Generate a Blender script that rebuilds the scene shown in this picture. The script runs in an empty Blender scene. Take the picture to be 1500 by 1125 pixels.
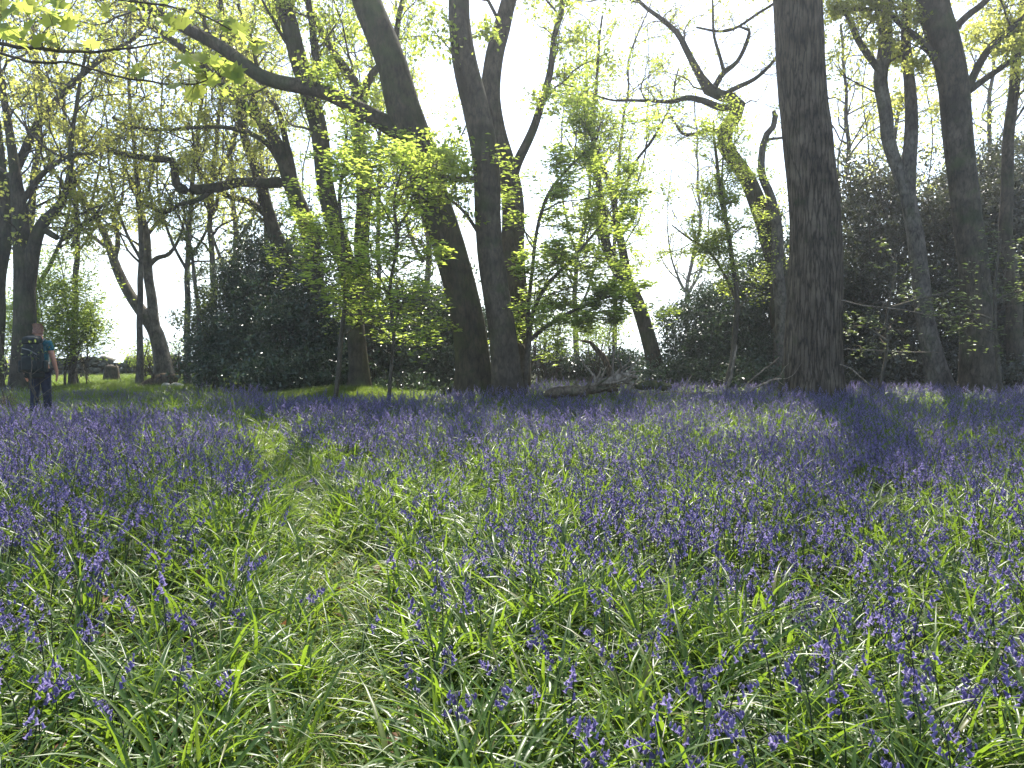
import bpy, math, random
import numpy as np
from mathutils import Vector, Matrix, Euler

rng = np.random.default_rng(11)
random.seed(11)
S = bpy.context.scene
COL = S.collection
PI = math.pi

# ------------------------------------------------------------------ camera
FPX = 1166.0                      # focal length in photo pixels (photo is 1500 x 1125)
PITCH = math.radians(3.07)
EYE = 1.5
cam_d = bpy.data.cameras.new("camera")
cam_d.sensor_width = 36.0
cam_d.lens = 36.0 * FPX / 1500.0
cam_d.clip_start = 0.05
cam_d.clip_end = 3000.0
cam = bpy.data.objects.new("camera", cam_d)
COL.objects.link(cam)
cam.location = (0, 0, EYE)
cam.rotation_euler = (math.radians(90) - PITCH, 0, 0)
S.camera = cam

# ------------------------------------------------------------------ sky, sun, exposure
SUN_EL, SUN_AZ = math.radians(55), math.radians(9)      # azimuth measured from +Y towards +X
W = bpy.data.worlds.new("World")
S.world = W
W.use_nodes = True
wn = W.node_tree
wn.nodes.clear()
w_out = wn.nodes.new("ShaderNodeOutputWorld")
w_bg = wn.nodes.new("ShaderNodeBackground")
w_sky = wn.nodes.new("ShaderNodeTexSky")
w_sky.sky_type = 'NISHITA'
w_sky.sun_disc = False
w_sky.sun_elevation = SUN_EL
w_sky.sun_rotation = SUN_AZ
w_sky.air_density = 1.0
w_sky.dust_density = 1.6
w_sky.ozone_density = 1.0
w_tc = wn.nodes.new("ShaderNodeTexCoord")
w_sep = wn.nodes.new("ShaderNodeSeparateXYZ")
w_max = wn.nodes.new("ShaderNodeMath"); w_max.operation = 'MAXIMUM'; w_max.inputs[1].default_value = 0.10
w_com = wn.nodes.new("ShaderNodeCombineXYZ")
wn.links.new(w_tc.outputs['Generated'], w_sep.inputs[0])
wn.links.new(w_sep.outputs[0], w_com.inputs[0])
wn.links.new(w_sep.outputs[1], w_com.inputs[1])
wn.links.new(w_sep.outputs[2], w_max.inputs[0])
wn.links.new(w_max.outputs[0], w_com.inputs[2])
wn.links.new(w_com.outputs[0], w_sky.inputs[0])
wn.links.new(w_sky.outputs[0], w_bg.inputs['Color'])
w_bg.inputs['Strength'].default_value = 0.13
wn.links.new(w_bg.outputs[0], w_out.inputs['Surface'])

sun_d = bpy.data.lights.new("sun", 'SUN')
sun_d.energy = 4.9
sun_d.angle = math.radians(0.7)
sun_d.color = (1.0, 0.95, 0.86)
sun = bpy.data.objects.new("sun", sun_d)
COL.objects.link(sun)
sv = Vector((math.sin(SUN_AZ) * math.cos(SUN_EL), math.cos(SUN_AZ) * math.cos(SUN_EL), math.sin(SUN_EL)))
sun.rotation_euler = (-sv).to_track_quat('-Z', 'Y').to_euler()
sun.location = sv * 60

S.view_settings.view_transform = 'Standard'
S.view_settings.look = 'None'
S.view_settings.gamma = 1.0
S.view_settings.use_curve_mapping = False
S.view_settings.exposure = 1.65
S.render.engine = 'CYCLES'
S.cycles.use_denoising = True
try:
    S.cycles.denoiser = 'OPENIMAGEDENOISE'
    S.cycles.denoising_input_passes = 'RGB_ALBEDO_NORMAL'
except Exception:
    pass
S.cycles.max_bounces = 8
S.cycles.transparent_max_bounces = 8
S.cycles.transmission_bounces = 4
S.cycles.volume_bounces = 0
S.cycles.sample_clamp_indirect = 6.0
S.cycles.caustics_reflective = False
S.cycles.caustics_refractive = False

# ------------------------------------------------------------------ helpers
_f = np.array([0, math.cos(PITCH), -math.sin(PITCH)])
_u = np.array([0, math.sin(PITCH), math.cos(PITCH)])
_r = np.array([1.0, 0, 0])


def at(px, py, d):
    """World point seen at a photo pixel at the distance d ahead."""
    v = _f + _r * ((px - 750.0) / FPX) + _u * ((562.5 - py) / FPX)
    return np.array([0, 0, EYE]) + v * (d / v[1])


def path_x(y):
    return np.interp(y, [2.0, 2.9, 3.8, 5.0, 6.7, 9.7, 14.0, 20.0, 40.0], [-0.6, -0.67, -0.85, -1.2, -1.79, -2.91, -4.8, -8.5, -16])


def path_w(x, y):
    """1 in the middle of the trodden path, 0 away from it."""
    w = 0.30 + 0.07 * np.sin(y * 1.7) + 0.05 * np.sin(y * 4.1 + 1)
    m = np.clip(1.0 - np.abs(x - path_x(y)) / (w * 1.7), 0, 1) ** 0.7
    return m * np.clip((15.5 - y) / 4, 0, 1)


def gz(x, y):
    x = np.asarray(x, float); y = np.asarray(y, float)
    r = np.sqrt(x * x + y * y)
    z = (0.035 * np.sin(0.9 * x + 1.0) * np.sin(0.75 * y + 0.4) + 0.05 * np.sin(0.27 * x + 0.33 * y)
         + 0.02 * np.sin(2.1 * x - 1.3 * y)) * np.clip(r / 4, 0, 1)
    z = z - 0.06 * path_w(x, y)
    z = z + 0.22 * np.exp(-((x + 4.4) ** 2 / 3.4 + (y - 20.5) ** 2 / 1.6))        # mossy mound round the slim tree
    far = np.clip(r - 36.0, 0, None)
    return z - 0.05 * far * far / (far + 8.0)


def setp(o, label=None, cat=None, group=None, kind=None):
    if label: o["label"] = label
    if cat: o["category"] = cat
    if group: o["group"] = group
    if kind: o["kind"] = kind
    return o


def empty(name, loc, label, cat, group=None, rotz=0.0):
    o = bpy.data.objects.new(name, None)
    o.empty_display_size = 0.3
    COL.objects.link(o)
    o.location = tuple(float(a) for a in loc)
    o.rotation_euler = (0, 0, rotz)
    return setp(o, label, cat, group)


def mesh_np(name, verts, faces, mat, smooth=False, matidx=None):
    """Mesh from an (n,3) array and a list of (m,k) face arrays."""
    me = bpy.data.meshes.new(name)
    verts = np.ascontiguousarray(verts, np.float32)
    faces = [np.asarray(f, np.int32) for f in faces if len(f)]
    me.vertices.add(len(verts))
    me.vertices.foreach_set("co", verts.ravel())
    nl = sum(f.size for f in faces); nf = sum(len(f) for f in faces)
    me.loops.add(nl)
    me.loops.foreach_set("vertex_index", np.concatenate([f.ravel() for f in faces]))
    tot = np.concatenate([np.full(len(f), f.shape[1], np.int32) for f in faces])
    st = np.concatenate([[0], np.cumsum(tot)[:-1]]).astype(np.int32)
    me.polygons.add(nf)
    me.polygons.foreach_set("loop_start", st)
    me.polygons.foreach_set("loop_total", tot)
    if smooth:
        me.polygons.foreach_set("use_smooth", np.ones(nf, bool))
    mats = mat if isinstance(mat, (list, tuple)) else [mat]
    for m in mats:
        me.materials.append(m)
    if matidx is not None:
        me.polygons.foreach_set("material_index", np.asarray(matidx, np.int32))
    me.update(calc_edges=True)
    return me


def link(name, me, parent=None, loc=None, kind=None):
    o = bpy.data.objects.new(name, me)
    COL.objects.link(o)
    if parent is not None:
        o.parent = parent
    if loc is not None:
        o.location = tuple(float(a) for a in loc)
    if kind:
        o["kind"] = kind
    return o


def nrm(a):
    return a / np.maximum(np.linalg.norm(a, axis=-1, keepdims=True), 1e-9)


class Mb:
    """Collects shapes into one mesh."""
    def __init__(self):
        self.v, self.f, self.n, self.mi = [], [], 0, []

    def raw(self, v, fs, mi=0):
        v = np.asarray(v, float).reshape(-1, 3)
        self.v.append(v)
        for f in fs:
            f = np.asarray(f, int)
            if f.size:
                self.f.append(f + self.n)
                self.mi.append(np.full(len(f), mi))
        self.n += len(v)

    def tubes(self, P, R, sides=5, mi=0):
        """P (M,K,3) polylines, R (M,K) radii: all tubes at once."""
        P = np.asarray(P, float); R = np.asarray(R, float)
        if P.ndim == 2:
            P, R = P[None], R[None]
        M, K, _ = P.shape
        if M == 0:
            return
        T = np.empty_like(P)
        T[:, 1:-1] = P[:, 2:] - P[:, :-2]; T[:, 0] = P[:, 1] - P[:, 0]; T[:, -1] = P[:, -1] - P[:, -2]
        T = nrm(T)
        mean = nrm(P[:, -1] - P[:, 0])
        ref = np.where(np.abs(mean[:, 2:3]) < 0.8, np.array([[0, 0, 1.0]]), np.array([[1.0, 0.13, 0]]))
        N = nrm(np.cross(T, ref[:, None, :])); B = np.cross(T, N)
        a = np.arange(sides) * 2 * PI / sides
        ring = (np.cos(a)[None, None, :, None] * N[:, :, None, :] + np.sin(a)[None, None, :, None] * B[:, :, None, :])
        V = P[:, :, None, :] + R[:, :, None, None] * ring
        i = np.arange(M)[:, None, None] * (K * sides); k = np.arange(K - 1)[None, :, None] * sides; s = np.arange(sides)[None, None, :]
        s2 = (s + 1) % sides
        F = np.stack([i + k + s, i + k + s2, i + k + sides + s2, i + k + sides + s], -1).reshape(-1, 4)
        self.raw(V.reshape(-1, 3), [F], mi)

    def build(self, name, mat, parent=None, kind=None, smooth=True, origin=None):
        if not self.v:
            return None
        v = np.concatenate(self.v)
        if origin is None and parent is not None:
            origin = np.array(parent.location)
        if origin is not None:
            v = v - np.asarray(origin)
        me = mesh_np(name, v, self.f, mat, smooth, np.concatenate(self.mi))
        return link(name, me, parent, None, kind)


def smooth_line(pts, rad, step):
    """Catmull-Rom through the points, resampled about every step metres."""
    pts = np.asarray(pts, float); rad = np.asarray(rad, float)
    n = len(pts)
    if n < 3:
        k = max(2, int(np.linalg.norm(pts[-1] - pts[0]) / step) + 1)
        t = np.linspace(0, 1, k)[:, None]
        return pts[0] * (1 - t) + pts[-1] * t, rad[0] * (1 - t[:, 0]) + rad[-1] * t[:, 0]
    ext = np.vstack([2 * pts[0] - pts[1], pts, 2 * pts[-1] - pts[-2]])
    re = np.concatenate([[rad[0]], rad, [rad[-1]]])
    P, R = [], []
    for i in range(1, n):
        k = max(1, int(np.linalg.norm(pts[i] - pts[i - 1]) / step))
        for j in range(k):
            t = j / k
            a, b, c, d = ext[i - 1], ext[i], ext[i + 1], ext[i + 2]
            P.append(0.5 * (2 * b + (c - a) * t + (2 * a - 5 * b + 4 * c - d) * t * t + (3 * b - a - 3 * c + d) * t ** 3))
            R.append(re[i] * (1 - t) + re[i + 1] * t)
    P.append(pts[-1]); R.append(rad[-1])
    return np.array(P), np.array(R)


def trunk_shape(mb, P, R, sides, flare=0.0, lobes=5, rough=0.05, seed=0, closed=True):
    """A thick stem: uneven ring, root flare with buttresses at the foot, burrs."""
    K = len(P)
    T = np.gradient(P, axis=0); T = nrm(T)
    ref = np.array([1.0, 0.05, 0]) if abs(T[0][2]) > 0.5 else np.array([0, 0, 1.0])
    N = nrm(np.cross(T, ref)); B = np.cross(T, N)
    a = np.arange(sides) * 2 * PI / sides
    s = np.concatenate([[0], np.cumsum(np.linalg.norm(np.diff(P, axis=0), axis=1))])
    r0 = max(R[0], 1e-3)
    A, Z = np.meshgrid(a, s)
    q = seed * 1.7
    d = (0.45 * np.sin(2 * A + 0.5 * Z / r0 * 0.4 + q) + 0.35 * np.sin(3 * A - 0.35 * Z + 2 * q) + 0.4 * np.sin(5 * A + 0.5 * Z + q * 3)
         + 0.3 * np.sin(1.1 * Z / max(r0, 0.1) + A + q))
    d = d + 0.5 * np.sin(9 * A + 1.2 * np.sin(2.1 * Z + q)) * 0.5
    m = 1 + rough * d
    if flare:
        e = np.exp(-Z / (0.28 + 0.5 * r0))
        m = m + flare * e * (0.55 + 0.45 * np.sin(lobes * A + q)) + 0.12 * np.exp(-Z / (2.0 * r0 + 0.3))
    V = P[:, None, :] + (R[:, None] * m)[:, :, None] * (np.cos(A)[..., None] * N[:, None, :] + np.sin(A)[..., None] * B[:, None, :])
    k = np.arange(K - 1)[:, None] * sides; j = np.arange(sides)[None, :]; j2 = (j + 1) % sides
    F = np.stack([k + j, k + j2, k + sides + j2, k + sides + j], -1).reshape(-1, 4)
    V = V.reshape(-1, 3)
    fs = [F]
    if closed:
        V = np.vstack([V, P[-1] + T[-1] * R[-1] * 0.3])
        c = len(V) - 1; b0 = (K - 1) * sides
        fs.append(np.stack([b0 + np.arange(sides), b0 + (np.arange(sides) + 1) % sides, np.full(sides, c)], -1))
    mb.raw(V, fs)


def grow(start, dirs, L, K, wig, up):
    """M wandering branches of K points each."""
    M = len(start)
    P = np.empty((M, K, 3)); D = np.empty((M, K, 3))
    p = start.copy(); d = nrm(dirs)
    st = (L / (K - 1))[:, None]
    P[:, 0] = p; D[:, 0] = d
    for k in range(1, K):
        d = nrm(d + rng.normal(0, wig, (M, 3)) + np.array([0, 0, up]))
        p = p + d * st
        P[:, k] = p; D[:, k] = d
    return P, D


def children(P, D, L, R0, c, t0, t1, ang, lr, flat=0.0):
    """c side shoots on each of the branches P."""
    M, K, _ = P.shape
    t = t0 + (t1 - t0) * (np.arange(c)[None, :] + rng.random((M, c))) / c
    x = t * (K - 1); i = np.minimum(x.astype(int), K - 2); f = (x - i)[..., None]
    m = np.arange(M)[:, None]
    s = P[m, i] * (1 - f) + P[m, i + 1] * f
    d = D[m, i]
    rnd = rng.normal(0, 1, (M, c, 3)); rnd[..., 2] *= (1 - flat)
    perp = nrm(np.cross(np.cross(d, rnd), d))
    a = rng.uniform(ang[0], ang[1], (M, c, 1))
    nd = nrm(d * np.cos(a) + perp * np.sin(a))
    nl = L[:, None] * rng.uniform(lr[0], lr[1], (M, c)) * (1.15 - 0.6 * t)
    nr = R0[:, None] * (1 - 0.75 * t) * 0.6
    return s.reshape(-1, 3), nd.reshape(-1, 3), nl.ravel(), nr.ravel()


def leaf_arrays(C, size, flat, wid=0.6, fold=0.18, droop=0.25, sizevar=0.35):
    """One folded leaf (two triangles) at every point of C."""
    M = len(C)
    n = rng.normal(0, 1, (M, 3)) * (1 - flat) + np.array([0, 0, 1.0]) * flat
    n = nrm(n)
    u = rng.normal(0, 1, (M, 3)); u[:, 2] -= droop
    u = nrm(u - n * np.sum(u * n, -1, keepdims=True))
    s = np.cross(n, u)
    l = size * rng.uniform(1 - sizevar, 1 + sizevar, (M, 1))
    a = C - u * l * 0.5; b = C + u * l * 0.5
    c = C + s * l * wid * 0.5 + n * l * fold - u * l * 0.05; e = C - s * l * wid * 0.5 + n * l * fold - u * l * 0.05
    V = np.stack([a, c, b, e], 1).reshape(-1, 3)
    k = np.arange(M)[:, None] * 4
    F = np.concatenate([k + np.array([[0, 1, 2]]), k + np.array([[0, 2, 3]])], 1).reshape(-1, 3)
    return V, F


# ------------------------------------------------------------------ materials
def new_mat(name):
    m = bpy.data.materials.new(name)
    m.use_nodes = True
    nt = m.node_tree
    nt.nodes.clear()
    return m, nt, nt.nodes.new("ShaderNodeOutputMaterial")


def N_(nt, t, **kw):
    n = nt.nodes.new(t)
    for k, v in kw.items():
        if k.startswith("i_"):
            n.inputs[int(k[2:])].default_value = v
        else:
            setattr(n, k, v)
    return n


def leaf_mat(name, stops, trans, tmix=0.5, rough=0.45, spec=0.4, tgain=1.0, obj_random=False):
    """stops: base colours picked leaf by leaf; trans: colour of the light that comes through."""
    m, nt, out = new_mat(name)
    geo = N_(nt, "ShaderNodeNewGeometry")
    rmp = N_(nt, "ShaderNodeValToRGB")
    cr = rmp.color_ramp
    cr.elements[0].color = (*stops[0], 1); cr.elements[1].color = (*stops[-1], 1)
    for i, c in enumerate(stops[1:-1]):
        e = cr.elements.new((i + 1) / (len(stops) - 1)); e.color = (*c, 1)
    src = geo.outputs['Random Per Island']
    if obj_random:
        oi = N_(nt, "ShaderNodeObjectInfo")
        ad = N_(nt, "ShaderNodeMath", operation='ADD'); fr = N_(nt, "ShaderNodeMath", operation='FRACT')
        nt.links.new(src, ad.inputs[0]); nt.links.new(oi.outputs['Random'], ad.inputs[1]); nt.links.new(ad.outputs[0], fr.inputs[0])
        src = fr.outputs[0]
    nt.links.new(src, rmp.inputs[0])
    pb = N_(nt, "ShaderNodeBsdfPrincipled")
    pb.inputs['Roughness'].default_value = rough
    pb.inputs['Specular IOR Level'].default_value = spec
    nt.links.new(rmp.outputs[0], pb.inputs['Base Color'])
    tr = N_(nt, "ShaderNodeBsdfTranslucent")
    mx = N_(nt, "ShaderNodeMix", data_type='RGBA', blend_type='MULTIPLY')
    mx.inputs['Factor'].default_value = 1.0
    g = N_(nt, "ShaderNodeMix", data_type='RGBA', blend_type='MIX')
    g.inputs['Factor'].default_value = 0.75
    g.inputs['B'].default_value = (*trans, 1)
    nt.links.new(rmp.outputs[0], g.inputs['A'])
    nt.links.new(g.outputs['Result'], tr.inputs['Color'])
    ms = N_(nt, "ShaderNodeMixShader")
    ms.inputs[0].default_value = tmix
    nt.links.new(pb.outputs[0], ms.inputs[1]); nt.links.new(tr.outputs[0], ms.inputs[2])
    nt.links.new(ms.outputs[0], out.inputs['Surface'])
    return m


def bark_mat(name, c1, c2, moss=None, moss_amt=0.0, scale=9.0, stretch=6.0, bump=0.6, rough=0.95, moss_scale=1.3, vw=0.16):
    m, nt, out = new_mat(name)
    tc = N_(nt, "ShaderNodeTexCoord")
    mp = N_(nt, "ShaderNodeMapping")
    mp.inputs['Scale'].default_value = (1, 1, 1.0 / stretch)
    nt.links.new(tc.outputs['Object'], mp.inputs[0])
    n1 = N_(nt, "ShaderNodeTexNoise"); n1.inputs['Scale'].default_value = scale * 1.5; n1.inputs['Detail'].default_value = 6; n1.inputs['Roughness'].default_value = 0.65
    v1 = N_(nt, "ShaderNodeTexVoronoi", feature='DISTANCE_TO_EDGE'); v1.inputs['Scale'].default_value = scale * 1.6
    wmix = N_(nt, "ShaderNodeMix", data_type='VECTOR'); wmix.inputs['Factor'].default_value = 0.12
    nt.links.new(mp.outputs[0], n1.inputs['Vector'])
    nt.links.new(mp.outputs[0], wmix.inputs['A']); nt.links.new(n1.outputs['Color'], wmix.inputs['B'])
    nt.links.new(wmix.outputs['Result'], v1.inputs['Vector'])
    mr = N_(nt, "ShaderNodeMapRange"); mr.inputs[1].default_value = 0.0; mr.inputs[2].default_value = 0.16
    nt.links.new(v1.outputs['Distance'], mr.inputs[0])
    h = N_(nt, "ShaderNodeMath", operation='MULTIPLY_ADD'); h.inputs[1].default_value = vw
    nt.links.new(mr.outputs[0], h.inputs[0]); nt.links.new(n1.outputs['Fac'], h.inputs[2])
    rmp = N_(nt, "ShaderNodeValToRGB")
    rmp.color_ramp.elements[0].position = 0.36 + 0.18 * vw; rmp.color_ramp.elements[0].color = (*c1, 1)
    rmp.color_ramp.elements[1].position = min(1.0, 0.62 + 0.75 * vw); rmp.color_ramp.elements[1].color = (*c2, 1)
    nt.links.new(h.outputs[0], rmp.inputs[0])
    col = rmp.outputs[0]
    if moss is not None:
        n2 = N_(nt, "ShaderNodeTexNoise"); n2.inputs['Scale'].default_value = moss_scale; n2.inputs['Detail'].default_value = 8; n2.inputs['Roughness'].default_value = 0.7
        nt.links.new(tc.outputs['Object'], n2.inputs['Vector'])
        r2 = N_(nt, "ShaderNodeMapRange"); r2.inputs[1].default_value = 0.62 - 0.3 * moss_amt; r2.inputs[2].default_value = 0.74 - 0.2 * moss_amt
        nt.links.new(n2.outputs['Fac'], r2.inputs[0])
        mm = N_(nt, "ShaderNodeMix", data_type='RGBA')
        sc = N_(nt, "ShaderNodeMath", operation='MULTIPLY'); sc.inputs[1].default_value = 0.8
        nt.links.new(r2.outputs[0], sc.inputs[0])
        nt.links.new(sc.outputs[0], mm.inputs['Factor']); nt.links.new(col, mm.inputs['A']); mm.inputs['B'].default_value = (*moss, 1)
        col = mm.outputs['Result']
    n3 = N_(nt, "ShaderNodeTexNoise"); n3.inputs['Scale'].default_value = 2.3; n3.inputs['Detail'].default_value = 5
    nt.links.new(tc.outputs['Object'], n3.inputs['Vector'])
    r3 = N_(nt, "ShaderNodeMapRange"); r3.inputs[1].default_value = 0.3; r3.inputs[2].default_value = 0.7; r3.inputs[3].default_value = 0.6; r3.inputs[4].default_value = 1.5
    nt.links.new(n3.outputs['Fac'], r3.inputs[0])
    m3 = N_(nt, "ShaderNodeVectorMath", operation='SCALE')
    nt.links.new(col, m3.inputs[0]); nt.links.new(r3.outputs[0], m3.inputs['Scale'])
    col = m3.outputs[0]
    bp = N_(nt, "ShaderNodeBump"); bp.inputs['Strength'].default_value = bump; bp.inputs['Distance'].default_value = 0.04
    nt.links.new(h.outputs[0], bp.inputs['Height'])
    pb = N_(nt, "ShaderNodeBsdfPrincipled"); pb.inputs['Roughness'].default_value = rough; pb.inputs['Specular IOR Level'].default_value = 0.15
    nt.links.new(col, pb.inputs['Base Color']); nt.links.new(bp.outputs[0], pb.inputs['Normal'])
    nt.links.new(pb.outputs[0], out.inputs['Surface'])
    return m


def plain_mat(name, c, rough=0.8, var=0.3, scale=12.0, spec=0.3, bump=0.2, c2=None):
    m, nt, out = new_mat(name)
    tc = N_(nt, "ShaderNodeTexCoord")
    n1 = N_(nt, "ShaderNodeTexNoise"); n1.inputs['Scale'].default_value = scale; n1.inputs['Detail'].default_value = 6
    nt.links.new(tc.outputs['Object'], n1.inputs['Vector'])
    rmp = N_(nt, "ShaderNodeValToRGB")
    a = np.array(c) * (1 - var); b = np.array(c2) if c2 is not None else np.minimum(np.array(c) * (1 + var), 1)
    rmp.color_ramp.elements[0].position = 0.32; rmp.color_ramp.elements[0].color = (*a, 1)
    rmp.color_ramp.elements[1].position = 0.68; rmp.color_ramp.elements[1].color = (*b, 1)
    nt.links.new(n1.outputs['Fac'], rmp.inputs[0])
    bp = N_(nt, "ShaderNodeBump"); bp.inputs['Strength'].default_value = bump; bp.inputs['Distance'].default_value = 0.02
    nt.links.new(n1.outputs['Fac'], bp.inputs['Height'])
    pb = N_(nt, "ShaderNodeBsdfPrincipled"); pb.inputs['Roughness'].default_value = rough; pb.inputs['Specular IOR Level'].default_value = spec
    nt.links.new(rmp.outputs[0], pb.inputs['Base Color']); nt.links.new(bp.outputs[0], pb.inputs['Normal'])
    nt.links.new(pb.outputs[0], out.inputs['Surface'])
    return m


MOSS = (0.050, 0.062, 0.022)
M = {}
M['oak_bark'] = bark_mat('oak_bark', (0.030, 0.023, 0.015), (0.112, 0.086, 0.058), MOSS, 0.10, 9, 9, 1.0, vw=0.5)
M['sycamore_bark'] = bark_mat('sycamore_bark', (0.030, 0.024, 0.016), (0.088, 0.070, 0.048), MOSS, 0.35, 7, 2.5, 0.5)
M['green_bark'] = bark_mat('green_bark', (0.026, 0.022, 0.014), (0.080, 0.064, 0.042), MOSS, 0.55, 8, 3, 0.5)
M['grey_bark'] = bark_mat('grey_bark', (0.05, 0.043, 0.034), (0.15, 0.13, 0.105), MOSS, 0.25, 7, 2.2, 0.45)
M['twig'] = bark_mat('twig', (0.045, 0.037, 0.026), (0.11, 0.092, 0.065), None, 0, 14, 2, 0.2)
M['dead_wood'] = bark_mat('dead_wood', (0.09, 0.07, 0.048), (0.27, 0.215, 0.155), MOSS, 0.15, 10, 3, 0.5)
M['dark_log'] = bark_mat('dark_log', (0.035, 0.026, 0.018), (0.13, 0.095, 0.062), MOSS, 0.3, 9, 2, 0.9)
M['mossy_log'] = bark_mat('mossy_log', (0.03, 0.022, 0.014), (0.10, 0.075, 0.045), MOSS, 0.9, 9, 2, 0.6)

M['spring_leaf'] = leaf_mat('spring_leaf', [(0.07, 0.115, 0.018), (0.10, 0.155, 0.022), (0.13, 0.18, 0.03)], (0.58, 0.68, 0.10), 0.66, 0.45, 0.35)
M['yellow_leaf'] = leaf_mat('yellow_leaf', [(0.09, 0.125, 0.02), (0.12, 0.145, 0.024), (0.15, 0.145, 0.03), (0.16, 0.12, 0.035)], (0.72, 0.74, 0.15), 0.68, 0.5, 0.3)
M['oak_leaf'] = leaf_mat('oak_leaf', [(0.10, 0.12, 0.025), (0.14, 0.15, 0.03), (0.16, 0.14, 0.04)], (0.70, 0.74, 0.16), 0.66, 0.5, 0.3)
M['beech_leaf'] = leaf_mat('beech_leaf', [(0.06, 0.12, 0.015), (0.09, 0.15, 0.02), (0.12, 0.17, 0.03)], (0.56, 0.68, 0.10), 0.66, 0.4, 0.4)
M['shade_leaf'] = leaf_mat('shade_leaf', [(0.06, 0.09, 0.03), (0.09, 0.12, 0.04), (0.12, 0.14, 0.06)], (0.26, 0.34, 0.07), 0.4, 0.42, 0.4)
M['holly_leaf'] = leaf_mat('holly_leaf', [(0.018, 0.040, 0.018), (0.032, 0.060, 0.026), (0.048, 0.074, 0.034), (0.08, 0.10, 0.05)], (0.10, 0.17, 0.04), 0.18, 0.30, 0.6)
M['dark_leaf'] = leaf_mat('dark_leaf', [(0.030, 0.036, 0.018), (0.050, 0.054, 0.028), (0.07, 0.068, 0.038), (0.11, 0.10, 0.065)], (0.13, 0.15, 0.05), 0.18, 0.34, 0.55)
M['big_leaf'] = leaf_mat('big_leaf', [(0.11, 0.18, 0.03), (0.14, 0.20, 0.03), (0.20, 0.19, 0.04)], (0.60, 0.68, 0.12), 0.65, 0.4, 0.35, obj_random=True)
M['strap_leaf'] = leaf_mat('strap_leaf', [(0.022, 0.052, 0.010), (0.034, 0.074, 0.012), (0.045, 0.088, 0.014), (0.050, 0.095, 0.015), (0.058, 0.10, 0.018), (0.066, 0.105, 0.02), (0.12, 0.115, 0.035)], (0.27, 0.41, 0.028), 0.42, 0.37, 0.36, obj_random=True)
M['grass_leaf'] = leaf_mat('grass_leaf', [(0.045, 0.085, 0.014), (0.065, 0.105, 0.018), (0.09, 0.12, 0.024), (0.15, 0.13, 0.05)], (0.34, 0.42, 0.05), 0.5, 0.4, 0.4, obj_random=True)
M['path_leaf'] = leaf_mat('path_leaf', [(0.06, 0.105, 0.016), (0.085, 0.13, 0.02), (0.115, 0.15, 0.028), (0.17, 0.165, 0.05)], (0.36, 0.50, 0.05), 0.5, 0.45, 0.3, obj_random=True)
M['dead_leaf'] = leaf_mat('dead_leaf', [(0.07, 0.035, 0.02), (0.12, 0.06, 0.03), (0.20, 0.13, 0.07)], (0.35, 0.16, 0.06), .25, .7, .2)
M['bell'] = leaf_mat('bell', [(0.06, 0.051, 0.155), (0.122, 0.104, 0.26), (0.17, 0.145, 0.32), (0.30, 0.26, 0.42)], (0.28, 0.225, 0.47), 0.42, 0.5, 0.3, obj_random=True)
M['flower_stem'] = leaf_mat('flower_stem', [(0.030, 0.040, 0.022), (0.045, 0.06, 0.025)], (0.10, 0.14, 0.04), 0.15, 0.5, 0.3, obj_random=True)


def ground_mat():
    m, nt, out = new_mat('ground')
    tc = N_(nt, "ShaderNodeTexCoord")
    n1 = N_(nt, "ShaderNodeTexNoise"); n1.inputs['Scale'].default_value = 0.7; n1.inputs['Detail'].default_value = 10; n1.inputs['Roughness'].default_value = 0.7
    n2 = N_(nt, "ShaderNodeTexNoise"); n2.inputs['Scale'].default_value = 22; n2.inputs['Detail'].default_value = 8; n2.inputs['Roughness'].default_value = 0.75
    nt.links.new(tc.outputs['Object'], n1.inputs['Vector']); nt.links.new(tc.outputs['Object'], n2.inputs['Vector'])
    r1 = N_(nt, "ShaderNodeValToRGB")
    r1.color_ramp.elements[0].position = 0.35; r1.color_ramp.elements[0].color = (0.018, 0.028, 0.009, 1)
    r1.color_ramp.elements[1].position = 0.65; r1.color_ramp.elements[1].color = (0.045, 0.060, 0.018, 1)
    r2 = N_(nt, "ShaderNodeValToRGB")
    r2.color_ramp.elements[0].position = 0.35; r2.color_ramp.elements[0].color = (0.014, 0.012, 0.008, 1)
    r2.color_ramp.elements[1].position = 0.70; r2.color_ramp.elements[1].color = (0.075, 0.062, 0.03, 1)
    nt.links.new(n1.outputs['Fac'], r1.inputs[0]); nt.links.new(n2.outputs['Fac'], r2.inputs[0])
    mm = N_(nt, "ShaderNodeMix", data_type='RGBA'); mm.inputs['Factor'].default_value = 0.5
    nt.links.new(r1.outputs[0], mm.inputs['A']); nt.links.new(r2.outputs[0], mm.inputs['B'])
    bp = N_(nt, "ShaderNodeBump"); bp.inputs['Strength'].default_value = 0.8; bp.inputs['Distance'].default_value = 0.05
    nt.links.new(n2.outputs['Fac'], bp.inputs['Height'])
    pb = N_(nt, "ShaderNodeBsdfPrincipled"); pb.inputs['Roughness'].default_value = 0.95; pb.inputs['Specular IOR Level'].default_value = 0.1
    nt.links.new(mm.outputs['Result'], pb.inputs['Base Color']); nt.links.new(bp.outputs[0], pb.inputs['Normal'])
    nt.links.new(pb.outputs[0], out.inputs['Surface'])
    return m


M['ground'] = ground_mat()

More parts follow.
